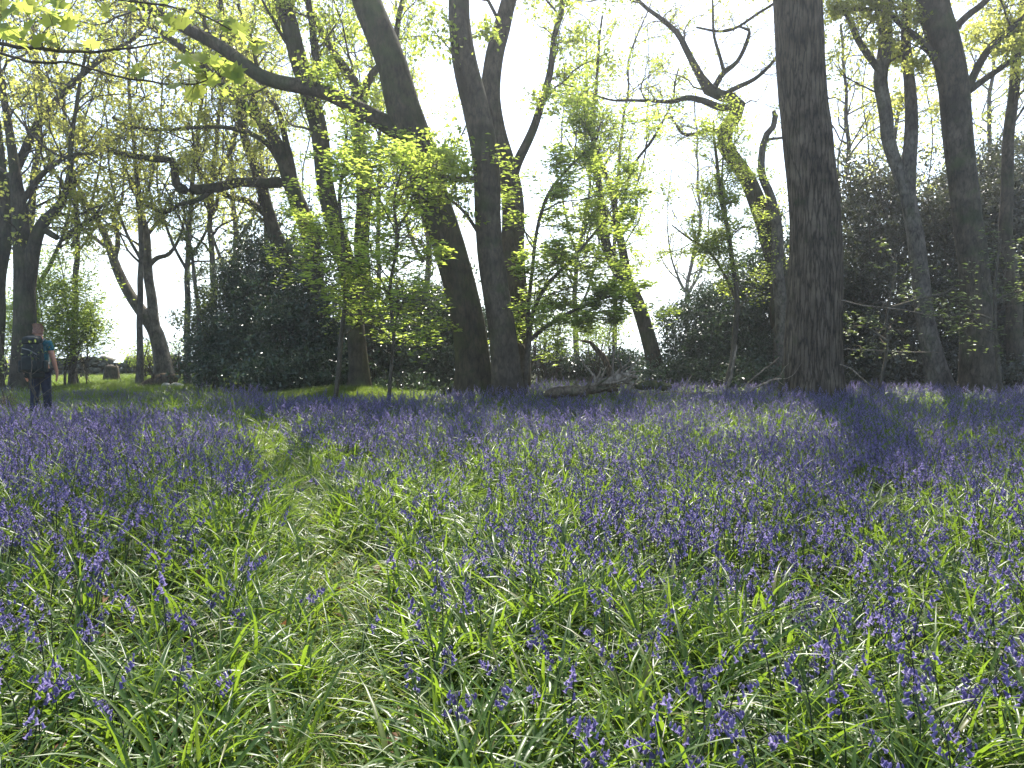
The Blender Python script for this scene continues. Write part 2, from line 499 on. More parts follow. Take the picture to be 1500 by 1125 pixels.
# ------------------------------------------------------------------ ground
def ground():
    def axis(a, b, step, far):
        near = np.arange(a, b + 1e-6, step)
        out = np.geomspace(1, far, 22) - 1
        return np.concatenate([(a - out[1:])[::-1], near, b + out[1:]])
    X = axis(-26, 26, 0.25, 420); Y = axis(-3, 40, 0.25, 420)
    gx, gy = np.meshgrid(X, Y)
    V = np.stack([gx, gy, gz(gx, gy)], -1).reshape(-1, 3)
    nx, ny = len(X), len(Y)
    j, i = np.meshgrid(np.arange(ny - 1), np.arange(nx - 1), indexing='ij')
    a = (j * nx + i).ravel()
    F = np.stack([a, a + 1, a + nx + 1, a + nx], -1)
    o = link('ground', mesh_np('ground', V, [F], M['ground'], True), kind='structure')
    return o


ground()

HAZE = 0.0014  # thin haze volume added to imitate lens glare over the upper trunks


def haze():
    v = np.array([[x, y, z] for z in (-40, 27) for y in (-440, 480) for x in (-460, 460)], float)
    f = np.array([[0, 2, 3, 1], [4, 5, 7, 6], [0, 1, 5, 4], [2, 6, 7, 3], [0, 4, 6, 2], [1, 3, 7, 5]])
    m, nt, out = new_mat('haze')
    pv = N_(nt, "ShaderNodeVolumePrincipled")
    pv.inputs['Color'].default_value = (0.93, 0.96, 1.0, 1)
    pv.inputs['Density'].default_value = HAZE
    pv.inputs['Anisotropy'].default_value = 0.72
    nt.links.new(pv.outputs[0], out.inputs['Volume'])
    o = link('haze', mesh_np('haze', v, [f], m), kind='stuff')


if HAZE > 0:
    haze()


# ------------------------------------------------------------------ trees
def stem_points(spec, d, ground_foot=True):
    """spec: (px, py, width px[, depth offset]) from the foot upwards."""
    P, R = [], []
    for s in spec:
        dd = d + (s[3] if len(s) > 3 else 0)
        P.append(at(s[0], s[1], dd)); R.append(s[2] * 0.5 * dd / FPX)
    if ground_foot:
        p = P[0].copy()
        g = float(gz(p[0], p[1])) - 0.12
        if p[2] > g + 0.02:
            q = p.copy(); q[2] = g
            lean = P[1] - P[0]
            if lean[2] > 0.1:
                q[:2] -= np.clip(lean[:2] / lean[2], -0.5, 0.5) * (p[2] - g) * 0.6
            P.insert(0, q); R.insert(0, R[0] * 1.04)
    return np.array(P), np.array(R)


DENSE = 1.75


def tree(name, label, d, stems, bark='sycamore_bark', leaf='spring_leaf', lsize=0.07, cat='tree', group=None,
         boughs=(), c1=5, c2=5, per=9, flat=0.35, twigr=1.0, seed=0, spread=0.10, flare=0.5, wig=0.22, top=0.22, lr1=(0.3, 0.6), tw=None):
    """stems: list of dicts p=[...], ext=metres beyond the last point, foot=True for a stem of its own from the ground.
    boughs: list of (stem index, count, t0, t1, shortest, longest, rise)."""
    P0, R0 = stem_points(stems[0]['p'], d)
    base = P0[0].copy(); base[2] = float(gz(base[0], base[1]))
    root = empty(name, base, label, cat, group)
    lines = []
    for k, st in enumerate(stems):
        P, R = stem_points(st['p'], d, st.get('foot', k == 0))
        e = st.get('ext', 0)
        if e:
            t = nrm(P[-1] - P[-2]); t = nrm(t * 0.8 + np.array(st.get('bend', (0, 0, 0.3))))
            n = max(2, int(e / 1.5))
            for j in range(n):
                t = nrm(t + rng.normal(0, 0.12, 3) + np.array([0, 0, 0.06]))
                P = np.vstack([P, P[-1] + t * e / n])
                R = np.append(R, max(R[-1] * (0.8 if j else 0.9), 0.015))
        big = R[0] > 0.09
        step = max(0.12, min(0.5, R[0] * (0.8 if big else 1.5)))
        P, R = smooth_line(P, R, step)
        if not st.get('straight'):
            w = np.linspace(0, 1, len(P))
            ph = rng.random(2) * 6
            am = min(R.mean() * 0.25, 0.05)
            P = P + np.stack([np.sin(w * len(P) * 0.45 + ph[0]), np.sin(w * len(P) * 0.33 + ph[1]), 0 * w], -1) * am * np.clip(w * 5, 0, 1)[:, None]
        mb = Mb()
        sides = st.get('sides', 40 if R[0] > 0.4 else 22 if R[0] > 0.15 else 12 if R[0] > 0.06 else 7)
        trunk_shape(mb, P, R, sides, flare if (k == 0 or st.get('foot')) else 0.0, seed=seed + k, rough=0.055 if R[0] > 0.1 else 0.03)
        mb.build('trunk' if k == 0 or st.get('foot') else 'limb', M[st.get('bark', bark)], root)
        lines.append((P, R))
    c1 = int(round(c1 * DENSE)); c2 = int(round(c2 * DENSE))
    tb = Mb(); leaves = []
    for (si, n, t0, t1, l0, l1, rise, *o) in boughs:
        P, R = lines[si]
        n = int(n * 1.25)
        T = nrm(np.gradient(P, axis=0))
        t = t0 + (t1 - t0) * (np.arange(n) + rng.random(n)) / n
        i = np.minimum((t * (len(P) - 1)).astype(int), len(P) - 1)
        dirn = T[i]
        rnd = rng.normal(0, 1, (n, 3))
        if o:
            rnd = rnd * 0.5 + np.array(o[0]) * 1.2
        perp = nrm(np.cross(np.cross(dirn, rnd), dirn))
        a = rng.uniform(0.6, 1.25, (n, 1))
        nd = nrm(dirn * np.cos(a) + perp * np.sin(a) + np.array([0, 0, rise]))
        L = rng.uniform(l0, l1, n)
        r = np.minimum(R[i] * 0.5, 0.011 * L * twigr + 0.006)
        B, D = grow(P[i], nd, L, 9, wig, 0.05 * (rise + 0.3))
        RR = r[:, None] * np.linspace(1, 0.25, 9)[None]
        tb.tubes(B, RR, 6)
        s, dd, l, rr = children(B, D, L, r, c1, 0.15, 1.0, (0.45, 1.1), lr1, flat)
        rr = np.maximum(rr, 0.006 * twigr)
        B2, D2 = grow(s, dd, l, 5, wig * 0.9, 0.03)
        seen = lambda Q: ((Q[:, 0, 2] - EYE) / np.maximum(Q[:, 0, 1], 1) < 0.47) | (rng.random(len(Q)) < 0.35)
        k2 = seen(B2)
        tb.tubes(B2[k2], rr[k2][:, None] * np.linspace(1, 0.35, 5)[None], 3)
        s, dd, l2, r2 = children(B2, D2, l, rr, c2, 0.2, 1.0, (0.4, 1.0), (0.35, 0.65), flat)
        r2 = np.clip(r2, 0.0032 * twigr, 0.008)
        B3, D3 = grow(s, dd, l2, 3, wig * 0.8, 0.02)
        k3 = seen(B3)
        tb.tubes(B3[k3], r2[k3][:, None] * np.linspace(1, 0.4, 3)[None], 3)
        for BB, cnt in ((B3, per), (B2, per * 0.6)):
            m_ = len(BB); c = max(1, int(round(cnt * 0.72)))
            if c == 0:
                continue
            tt = rng.uniform(0.25, 1.0, (m_, c)) * (BB.shape[1] - 1)
            ii = np.minimum(tt.astype(int), BB.shape[1] - 2); ff = (tt - ii)[..., None]
            mm = np.arange(m_)[:, None]
            C = BB[mm, ii] * (1 - ff) + BB[mm, ii + 1] * ff + rng.normal(0, spread, (m_, c, 3)) * np.array([1, 1, 1 - 0.6 * flat])
            keep = rng.random(m_) < 0.88
            C = C[keep].reshape(-1, 3)
            high = (C[:, 2] - EYE) / np.maximum(C[:, 1], 1) > 0.47        # leaf above the frame thinned so sun gets through to the meadow
            leaves.append(C[~high | (rng.random(len(C)) < top)])
    tb.build('twigs', M['twig'] if tw is None else M[tw], root, 'stuff')
    if leaves:
        C = np.concatenate(leaves)
        V, F = leaf_arrays(C, lsize, flat, sizevar=0.5)
        link('crown', mesh_np('crown', V - base, [F], M[leaf]), root, None, 'stuff')
    return root


# the great oak on the right
tree('oak_tree', 'massive straight oak trunk with deeply furrowed brown bark, thickest of all', 18.0,
     [dict(p=[(1190, 575, 80), (1190, 500, 78), (1191, 400, 74), (1191, 300, 71), (1184, 180, 67), (1176, 90, 66), (1169, 0, 66)], ext=10, sides=64)],
     bark='oak_bark', leaf='oak_leaf', boughs=[(0, 26, 0.62, 1.0, 2.5, 6.5, 0.1)], c1=6, c2=5, per=6, flare=0.34, seed=1, top=0.3, lsize=0.11)

tree('oak_tree', 'added dark trunk almost hidden behind the right side of the massive oak, its crown there for shade', 23.6,  # added tree: its unseen crown breaks up the oak's shadow on the flowers
     [dict(p=[(1216, 570, 26), (1216, 450, 24), (1214, 330, 22), (1208, 200, 20), (1200, 90, 18), (1192, -5, 17)], ext=7)],
     bark='green_bark', leaf='oak_leaf', boughs=[(0, 30, 0.6, 1.0, 2.0, 5.5, 0.15)], c1=5, c2=5, per=6, lsize=0.11, top=0.3, seed=71)

# the three trunks in the middle
tree('sycamore_tree', 'smooth brown sycamore trunk standing in front of the central group, rising upright', 18.3,
     [dict(p=[(743, 575, 40), (738, 520, 39), (728, 440, 38), (719, 350, 37), (710, 250, 39), (700, 170, 40), (688, 110, 37), (677, 50, 32), (671, 0, 30)], ext=8),
      dict(p=[(722, 375, 7), (700, 340, 6), (680, 310, 5), (650, 285, 4)]),
      dict(p=[(698, 262, 9), (670, 263, 9), (640, 258, 7), (610, 262, 5)])],
     boughs=[(0, 18, 0.62, 1.0, 2.0, 5.0, 0.2), (1, 3, 0.3, 1.0, .9, 2.0, 0.0), (2, 3, 0.3, 1.0, .9, 2.2, 0.0), (0, 6, 0.4, 0.7, 0.8, 2.0, 0.0)], c1=5, c2=4, per=6, top=.6, lsize=0.11, seed=2)
tree('sycamore_tree', 'leaning sycamore trunk with a long mossy limb reaching out towards the top left', 19.6,
     [dict(p=[(695, 575, 50), (691, 520, 47), (680, 440, 46), (660, 360, 47), (634, 290, 48), (608, 215, 52), (590, 160, 50), (577, 100, 44), (555, 40, 42), (538, -5, 40)], ext=9),
      dict(p=[(606, 215, 34), (575, 187, 27), (540, 168, 24), (500, 147, 22), (460, 130, 22), (420, 122, 21), (383, 111, 20), (333, 75, 18), (273, 43, 16), (205, 2, 14), (150, -60, 11)], ext=2.5)],
     bark='green_bark', boughs=[(0, 12, 0.55, 1.0, 2.0, 5.5, 0.2), (1, 9, 0.15, 1.0, 0.7, 2.2, 0.25)], c1=5, c2=4, per=4, lsize=0.105, seed=3)
tree('sycamore_tree', 'dark trunk half hidden behind the central sycamore, forking into a stout and a thin stem', 20.6,
     [dict(p=[(762, 575, 30), (760, 500, 32), (755, 400, 34), (750, 320, 32), (742, 250, 30), (728, 190, 29), (718, 130, 28), (722, 80, 27), (735, 40, 25), (750, -5, 22)], ext=6),
      dict(p=[(746, 290, 18), (756, 245, 15), (772, 208, 13), (790, 165, 11), (802, 120, 10), (812, 60, 9), (823, 0, 8)], ext=4)],
     bark='sycamore_bark', boughs=[(0, 8, 0.6, 1.0, 1.5, 4.0, 0.2), (1, 14, 0.2, 1.0, 1.0, 2.6, 0.2)], c1=5, c2=4, per=6, lsize=0.105, seed=4)

# slim tree left of the middle, standing on a mossy mound
tree('ash_tree', 'slim upright tree rising from the mossy green mound beside the dark holly', 21.0,
     [dict(p=[(525, 572, 30), (525, 530, 26), (518, 450, 26), (500, 370, 26), (483, 290, 25), (470, 220, 25), (458, 160, 25), (442, 95, 25), (425, 40, 24), (408, -5, 22)], ext=7),
      dict(p=[(455, 150, 14), (465, 100, 12), (458, 50, 10), (452, 0, 9)], ext=3)],
     bark='green_bark', boughs=[(0, 18, 0.38, 1.0, 1.2, 3.6, 0.25), (1, 6, 0.3, 1.0, 1.0, 2.2, 0.2)], c1=5, c2=4, per=5, lsize=0.10, seed=5)
tree('ash_tree', 'thin dark trunk just right of the slim mound tree, ending in a crooked fork', 22.5,
     [dict(p=[(540, 570, 24), (538, 480, 22), (532, 380, 22), (530, 300, 22), (530, 240, 20), (525, 180, 18), (520, 130, 16), (500, 95, 12), (480, 60, 9)], ext=2),
      dict(p=[(525, 170, 13), (540, 120, 12), (560, 90, 10), (580, 50, 8)], ext=2)],
     bark='green_bark', boughs=[(0, 16, 0.35, 1.0, 1.0, 3.0, 0.15), (1, 5, 0.3, 1.0, 0.8, 2.0, 0.2)], c1=5, c2=4, per=6, lsize=0.10, seed=6)

# leaning stems over the left holly, with the crooked level bough
tree('oak_tree', 'many-stemmed oak leaning left over the holly with one crooked level bough', 23.5,
     [dict(p=[(478, 560, 26), (470, 450, 25), (455, 360, 24), (435, 290, 23), (420, 245, 20), (393, 190, 15), (360, 155, 14), (317, 117, 12), (273, 77, 10), (232, 45, 9), (196, 18, 7)], ext=2),
      dict(p=[(440, 300, 20), (424, 270, 17), (390, 268, 15), (353, 267, 14), (310, 275, 14), (264, 277, 14), (257, 257, 11), (254, 236, 10), (227, 233, 9), (187, 227, 8), (147, 218, 6), (123, 200, 4), (103, 180, 3)]),
      dict(p=[(430, 275, 13), (405, 215, 12), (380, 175, 11), (358, 120, 10), (340, 100, 8), (310, 60, 6)], ext=1.5),
      dict(p=[(434, 280, 11), (422, 220, 10), (410, 170, 8), (385, 125, 7), (372, 80, 5)], ext=1.5),
      dict(p=[(425, 265, 9), (390, 210, 8), (340, 188, 6), (290, 187, 5), (250, 190, 5), (200, 187, 4), (165, 172, 3)]),
      dict(p=[(310, 278, 9), (290, 293, 7), (262, 300, 6), (240, 312, 5), (214, 300, 4)])],
     bark='green_bark', leaf='oak_leaf', lsize=0.08,
     boughs=[(0, 16, 0.45, 1.0, 0.8, 2.4, 0.25), (1, 16, 0.25, 1.0, 0.5, 1.6, 0.3), (2, 9, 0.3, 1.0, 0.6, 2.0, 0.2), (3, 8, 0.3, 1.0, 0.6, 2.0, 0.2), (4, 10, 0.2, 1.0, 0.4, 1.2, 0.2), (5, 6, 0.2, 1, 0.4, 1.0, 0)],
     c1=5, c2=5, per=3, seed=7, wig=0.32)
tree('oak_tree', 'pale slanting trunk deep in the left holly, rising towards the upper left', 25.0,
     [dict(p=[(445, 545, 22), (430, 450, 21), (415, 380, 20), (400, 330, 19), (385, 285, 17), (370, 235, 14), (352, 170, 11), (345, 110, 9), (330, 50, 7)], ext=2),
      dict(p=[(396, 318, 11), (366, 296, 9), (336, 288, 8), (306, 268, 6), (282, 232, 5)])],
     bark='sycamore_bark', leaf='oak_leaf', lsize=0.06, boughs=[(0, 18, 0.35, 1.0, 0.8, 2.6, 0.2), (1, 6, 0.3, 1, 0.5, 1.4, 0.2)], c1=5, c2=5, per=3, seed=8, wig=0.3)

# far left tree with two stems, behind the walker
tree('oak_tree', 'dark twin-stemmed oak at the far left behind the walking person', 21.5,
     [dict(p=[(36, 575, 34), (36, 500, 30), (35, 420, 28), (33, 350, 24), (28, 300, 20), (20, 250, 15), (14, 200, 12), (8, 140, 9), (-5, 80, 7)], ext=3),
      dict(p=[(36, 430, 26), (47, 375, 20), (63, 330, 16), (80, 310, 14), (92, 290, 11), (100, 255, 9), (104, 215, 7), (112, 165, 5)], ext=2),
      dict(p=[(62, 335, 10), (90, 350, 8), (110, 335, 6), (135, 320, 4), (150, 300, 3)]),
      dict(p=[(30, 300, 9), (55, 262, 8), (85, 238, 6), (115, 225, 5), (150, 228, 3)])],
     bark='green_bark', leaf='yellow_leaf', lsize=0.10,
     boughs=[(0, 16, 0.35, 1.0, 1.2, 4.2, 0.2), (1, 11, 0.3, 1.0, 1.0, 3.2, 0.2), (2, 8, 0.2, 1, 0.6, 1.6, 0.1), (3, 9, 0.2, 1, 0.8, 2.4, 0.4)], c1=3, c2=4, per=4, seed=9, wig=0.3)
tree('oak_tree', 'broad oak at the left edge, its trunk cut by the picture edge', 24.0,
     [dict(p=[(-8, 570, 24), (-6, 480, 21), (0, 400, 19), (8, 330, 22), (2, 260, 18), (-10, 180, 15), (-20, 90, 12)], ext=4),
      dict(p=[(2, 300, 14), (40, 210, 12), (80, 150, 10), (130, 100, 8), (190, 60, 6)], ext=2)],
     bark='green_bark', leaf='yellow_leaf', lsize=0.10,
     boughs=[(0, 12, 0.45, 1.0, 1.5, 4.0, 0.1), (1, 13, 0.15, 1.0, 1.2, 3.0, 0.1)], c1=3, c2=3, per=4, seed=10, wig=0.3)

# the V shaped tree by the wall
tree('ash_tree', 'V-shaped bare tree against the white sky beyond the stump', 29.0,
     [dict(p=[(240, 548, 25), (236, 520, 23), (228, 490, 21), (216, 470, 19), (196, 440, 16), (178, 405, 14), (165, 375, 12), (152, 345, 10), (138, 318, 8), (122, 290, 6), (112, 260, 4)], ext=1),
      dict(p=[(229, 492, 17), (224, 460, 15), (219, 420, 13), (217, 385, 13), (214, 345, 10), (207, 310, 8), (201, 275, 6), (205, 240, 4)], ext=1),
      dict(p=[(168, 380, 8), (172, 350, 7), (168, 320, 6), (178, 290, 4), (182, 255, 3)]),
      dict(p=[(217, 390, 8), (230, 378, 7), (248, 372, 6), (262, 350, 4), (270, 320, 3)]),
      dict(p=[(215, 345, 6), (235, 320, 5), (248, 290, 4), (265, 270, 3)]),
      dict(p=[(160, 365, 6), (140, 350, 5), (122, 335, 4), (112, 310, 3)])],
     bark='grey_bark', leaf='oak_leaf', lsize=0.06, boughs=[(0, 12, 0.5, 1, 0.5, 1.6, 0.3), (1, 12, 0.4, 1, 0.5, 1.6, 0.3), (2, 6, 0.3, 1, 0.4, 1.2, 0.2), (3, 6, 0.3, 1, 0.4, 1.2, 0.2), (4, 6, .3, 1, .4, 1.2, .2), (5, 5, .3, 1, .4, 1.2, .2)], c1=4, c2=4, per=2, seed=11, wig=0.35)

# leaning thin tree right of the middle
tree('ash_tree', 'leaning double-stemmed tree in the bright gap behind the fallen branches', 23.5,
     [dict(p=[(962, 550, 24), (955, 510, 23), (943, 470, 21), (926, 430, 19), (905, 395, 17), (890, 360, 14), (882, 320, 12), (877, 275, 10), (872, 220, 8), (868, 160, 6), (875, 100, 4)], ext=1.5),
      dict(p=[(924, 428, 15), (914, 385, 13), (908, 345, 11), (900, 305, 9), (893, 270, 7), (880, 235, 5), (866, 205, 4)], ext=1),
      dict(p=[(908, 345, 6), (925, 325, 7), (932, 305, 5), (930, 290, 3)]),
      dict(p=[(905, 330, 5), (925, 250, 4), (955, 205, 4), (985, 150, 3)], ext=1)],
     bark='green_bark', boughs=[(0, 16, 0.3, 1, 0.7, 2.2, 0.3), (1, 12, 0.2, 1, 0.7, 2.0, 0.3), (3, 6, .3, 1, .5, 1.4, .2)], c1=5, c2=4, per=4, lsize=0.075, seed=12, wig=0.25)

# the contorted one
tree('oak_tree', 'contorted S-shaped tree with swan-neck trunk against the white sky left of the great oak', 22.5,
     [dict(p=[(1152, 560, 30), (1146, 480, 29), (1136, 400, 28), (1124, 340, 27), (1112, 298, 25), (1096, 262, 23), (1076, 236, 22), (1060, 212, 22), (1062, 188, 22), (1076, 170, 21), (1083, 154, 19), (1072, 144, 17), (1055, 139, 16), (1040, 131, 18), (1028, 113, 12), (1016, 92, 10), (1004, 70, 9), (990, 48, 8), (960, 22, 6), (935, 0, 5)], ext=2),
      dict(p=[(1072, 158, 11), (1052, 156, 10), (1030, 147, 9), (1005, 143, 8), (985, 149, 6), (955, 148, 5), (925, 147, 4), (893, 146, 3)], ext=1.5),
      dict(p=[(1046, 130, 9), (1056, 112, 8), (1066, 102, 8), (1080, 90, 6), (1092, 65, 6), (1097, 44, 5), (1085, 40, 3), (1060, 45, 3)], ),
      dict(p=[(1060, 104, 6), (1054, 80, 5), (1045, 48, 4), (1044, 10, 3), (1044, -20, 2)], ext=1),
      dict(p=[(1066, 135, 7), (1082, 127, 7), (1105, 116, 6), (1125, 98, 5), (1142, 78, 5), (1160, 60, 3)]),
      dict(p=[(1058, 196, 7), (1040, 190, 7), (1020, 196, 6), (1000, 196, 4), (988, 180, 3), (980, 165, 2)]),
      dict(p=[(1020, 40, 3), (1055, 46, 4), (1080, 40, 4), (1110, 20, 4), (1140, 0, 4)], ext=1)],
     bark='green_bark', leaf='oak_leaf', lsize=0.06, boughs=[(0, 16, 0.55, 1, 0.6, 2.0, 0.3), (1, 9, .3, 1, .5, 1.6, .2), (2, 6, .3, 1, .4, 1.0, .2), (3, 6, .3, 1, .4, 1.2, .2), (4, 6, .3, 1, .4, 1.2, .2), (5, 7, .3, 1, .4, 1.2, .1)], c1=5, c2=4, per=2, seed=13, wig=0.33)
tree('dead_tree', 'short dead stem with a broken top between the contorted tree and the great oak', 22.0,
     [dict(p=[(1146, 560, 20), (1142, 440, 18), (1138, 350, 16), (1130, 290, 13), (1118, 262, 11), (1114, 240, 10), (1116, 212, 9), (1122, 196, 9), (1132, 185, 8), (1136, 170, 8), (1134, 162, 5)]),
      dict(p=[(1120, 205, 5), (1134, 203, 4), (1152, 200, 4), (1165, 190, 3)])],
     bark='grey_bark', boughs=[(0, 10, 0.4, 1, 0.3, 1.1, 0.2), (1, 3, .3, 1, .3, .8, .2)], c1=3, c2=3, per=3, seed=14, wig=0.3)

# right hand group
tree('birch_tree', 'pale grey-barked trunk bending left in front of the dark evergreens, split into two stems above', 20.5,
     [dict(p=[(1378, 572, 34), (1366, 520, 28), (1354, 450, 25), (1346, 390, 24), (1340, 340, 23), (1333, 290, 21), (1332, 240, 20), (1333, 190, 18), (1331, 120, 15), (1330, 60, 13), (1328, -5, 11)], ext=4),
      dict(p=[(1342, 345, 17), (1322, 270, 18), (1308, 220, 18), (1297, 190, 18), (1293, 120, 19), (1295, 60, 20), (1296, -5, 20)], ext=6),
      dict(p=[(1296, 115, 10), (1275, 85, 10), (1255, 55, 9), (1240, 20, 8), (1215, -20, 6)], ext=2)],
     bark='grey_bark', leaf='oak_leaf', boughs=[(0, 14, 0.5, 1, 0.8, 2.6, 0.2), (1, 14, .3, 1, .8, 2.8, .2), (2, 8, .2, 1, .6, 1.8, .2)], c1=5, c2=5, per=5, lsize=0.09, top=.45, seed=15, wig=0.3)
tree('oak_tree', 'stout dark trunk near the right edge, with limbs curving away to its right', 19.5,
     [dict(p=[(1436, 575, 50), (1432, 500, 45), (1427, 430, 41), (1420, 350, 39), (1412, 270, 38), (1404, 190, 39), (1395, 120, 39), (1382, 60, 40), (1366, -5, 41)], ext=9),
      dict(p=[(1412, 140, 14), (1428, 108, 11), (1446, 75, 10), (1470, 50, 9), (1495, 30, 8), (1530, 0, 6)], ext=2),
      dict(p=[(1416, 136, 10), (1450, 110, 9), (1480, 90, 8), (1520, 60, 6)], ext=2),
      dict(p=[(1395, 45, 12), (1415, 25, 10), (1440, 5, 9), (1470, -30, 7)], ext=2),
      dict(p=[(1392, 130, 12), (1370, 90, 10), (1350, 60, 9), (1320, 35, 7), (1290, 15, 6), (1235, 14, 5)])],
     bark='sycamore_bark', leaf='oak_leaf', boughs=[(0, 14, 0.55, 1, 1.5, 4.5, 0.2), (1, 9, .2, 1, .8, 2.2, .2), (2, 8, .2, 1, .8, 2.2, .2), (3, 6, .2, 1, .8, 2, .2), (4, 8, .2, 1, .6, 1.6, .1)], c1=6, c2=5, per=5, lsize=0.09, top=.45, seed=16, wig=0.28)
tree('oak_tree', 'shadowed trunk at the right edge standing deep among the dark evergreens', 21.5,
     [dict(p=[(1490, 575, 24), (1486, 480, 21), (1478, 380, 19), (1474, 280, 17), (1480, 180, 15), (1490, 80, 13), (1499, -10, 11)], ext=5)],
     bark='sycamore_bark', leaf='oak_leaf', boughs=[(0, 16, 0.45, 1, 1.2, 3.2, 0.2)], c1=6, c2=5, per=5, lsize=0.09, top=.45, seed=17)

# saplings with level sprays of fresh leaf
def sapling(label, d, stems, boughs, leaf, lsize, per, seed, c1=5, c2=5, flat=0.75, name='beech_sapling', bark='twig', **kw):
    return tree(name, label, d, stems, bark=bark, leaf=leaf, lsize=lsize, boughs=boughs, c1=c1, c2=c2, per=per, flat=flat, seed=seed, flare=0.1, wig=0.16, cat='sapling', twigr=0.8, **kw)


sapling('leafy beech sapling with level fresh-green sprays in front of the leaning sycamore', 18.0,
        [dict(p=[(570, 580, 6), (576, 500, 5), (572, 420, 5), (582, 350, 5), (578, 290, 4), (592, 235, 3)])],
        [(0, 20, 0.2, 1.0, 1.0, 2.6, -0.12)], 'beech_leaf', 0.125, 5, 21, c1=5, c2=4, flat=.9)
sapling('bushy beech sapling with dense low sprays against the slim tree on the mound', 19.0,
        [dict(p=[(492, 580, 7), (500, 500, 7), (505, 430, 6), (502, 360, 5), (498, 290, 5), (505, 230, 4)], ext=0.6)],
        [(0, 19, 0.25, 1.0, 0.9, 2.3, -0.12)], 'beech_leaf', 0.12, 5, 22, c1=5, c2=4, flat=.9)
sapling('two-stemmed young sycamore fanning out to the right of the central trunks', 18.8,
        [dict(p=[(768, 578, 9), (772, 520, 9), (778, 470, 8), (797, 423, 6), (822, 395, 5), (850, 367, 4), (880, 330, 3)], ext=0.5),
         dict(p=[(774, 500, 7), (800, 478, 6), (840, 455, 5), (890, 435, 4), (930, 425, 3)]),
         dict(p=[(772, 520, 6), (776, 430, 6), (785, 350, 5), (800, 290, 5), (830, 250, 4), (870, 210, 3)], ext=0.5)],
        [(0, 18, 0.2, 1, 0.6, 1.7, 0.0), (1, 14, 0.2, 1, 0.5, 1.3, 0.0), (2, 18, 0.25, 1, 0.6, 1.9, 0.05)], 'beech_leaf', 0.12, 4, 23, flat=.88, name='sycamore_sapling')
sapling('thin wispy sapling left of the great oak, pale leaves only at its top', 20.0,
        [dict(p=[(1062, 575, 9), (1074, 520, 8), (1079, 460, 8), (1076, 400, 7), (1068, 350, 7), (1058, 300, 6), (1050, 240, 5), (1046, 200, 3)], ext=0.4),
         dict(p=[(1070, 360, 5), (1062, 310, 4), (1058, 260, 3), (1060, 220, 3)]),
         dict(p=[(1078, 440, 5), (1060, 400, 4), (1040, 370, 4), (1010, 350, 3), (985, 330, 2)])],
        [(0, 16, 0.35, 1, 0.5, 1.5, 0.1), (1, 6, 0.2, 1, 0.4, 1.0, 0.1), (2, 8, 0.2, 1, 0.4, 1.2, 0.05)], 'spring_leaf', 0.075, 5, 24, name='sycamore_sapling')
sapling('slender shaded sapling with silvery level leaves right of the great oak', 17.6,
        [dict(p=[(1286, 578, 4), (1298, 520, 4), (1300, 460, 4), (1310, 410, 4), (1312, 370, 3)]),
         dict(p=[(1300, 500, 4), (1270, 480, 3), (1240, 478, 2), (1228, 480, 2)]),
         dict(p=[(1306, 450, 4), (1340, 440, 3), (1380, 430, 3), (1400, 422, 2)])],
        [(0, 7, 0.3, 1, 0.5, 1.4, -0.05), (1, 5, 0.2, 1, .3, .7, 0), (2, 6, .2, 1, .4, 1.0, 0)], 'shade_leaf', 0.10, 2, 25, c1=3, c2=2, flat=.85)
sapling('low spreading sapling at the right edge with pale level leaves before the stout trunk', 17.2,
        [dict(p=[(1465, 580, 6), (1462, 520, 6), (1456, 460, 5), (1460, 400, 4), (1466, 350, 3)]),
         dict(p=[(1458, 470, 4), (1430, 460, 3), (1400, 462, 3), (1370, 470, 2)]),
         dict(p=[(1458, 440, 4), (1480, 430, 3), (1510, 425, 3)])],
        [(0, 9, 0.35, 1, 0.5, 1.2, -0.02), (1, 6, 0.2, 1, .3, .8, 0), (2, 6, .2, 1, .4, .9, 0)], 'shade_leaf', 0.10, 2, 26, c1=3, c2=2, flat=.85)
sapling('thin pale birch stem standing at the left end of the holly, beside the white gap', 24.0,
        [dict(p=[(294, 565, 7), (292, 500, 7), (289, 440, 6), (283, 390, 5), (276, 345, 4), (270, 310, 3)], ext=0.3)],
        [(0, 14, 0.2, 1, 0.4, 1.2, 0.15)], 'shade_leaf', 0.06, 6, 27, flat=0.4, name='birch_sapling', bark='grey_bark')

# pale trees beyond the wood
def far_tree(px, d, w, h, label, seed, leaf='oak_leaf', per=3, n=2, group=None, bark='grey_bark', spread=1.0):
    r_ = np.random.default_rng(seed)
    y0 = 500 + FPX * 1.5 / d
    top = 500 - FPX * (h * 0.55 - 1.5) / d
    st = [dict(p=[(px, y0, w), (px + r_.uniform(-6, 6), y0 * .7 + top * .3, w * .85), (px + r_.uniform(-12, 12), y0 * .4 + top * .6, w * .7), (px + r_.uniform(-20, 20), top, w * .5)], ext=h * 0.45)]
    for k in range(n):
        t = r_.uniform(0.35, 0.7); yb = y0 * (1 - t) + top * t
        sx = (1 if k % 2 else -1) * r_.uniform(20, 45) * 30 / d
        st.append(dict(p=[(px, yb, w * .5), (px + sx * .6, yb - 40 * 30 / d, w * .42), (px + sx * 1.1, yb - 100 * 30 / d, w * .3), (px + sx * 1.2, yb - 160 * 30 / d, w * .2)], ext=h * 0.2))
    bg = [(0, 24, 0.25, 1, 1.0 * spread, 4.2 * spread, 0.12)] + [(i + 1, 12, 0.2, 1, 0.8 * spread, 3.0 * spread, 0.15) for i in range(n)]
    return tree('distant_tree', label, d, st, bark=bark, leaf=leaf, lsize=0.115, boughs=bg, c1=3, c2=3, per=per * 0.6, seed=seed, wig=0.28, top=.1, group=group, twigr=1.2)


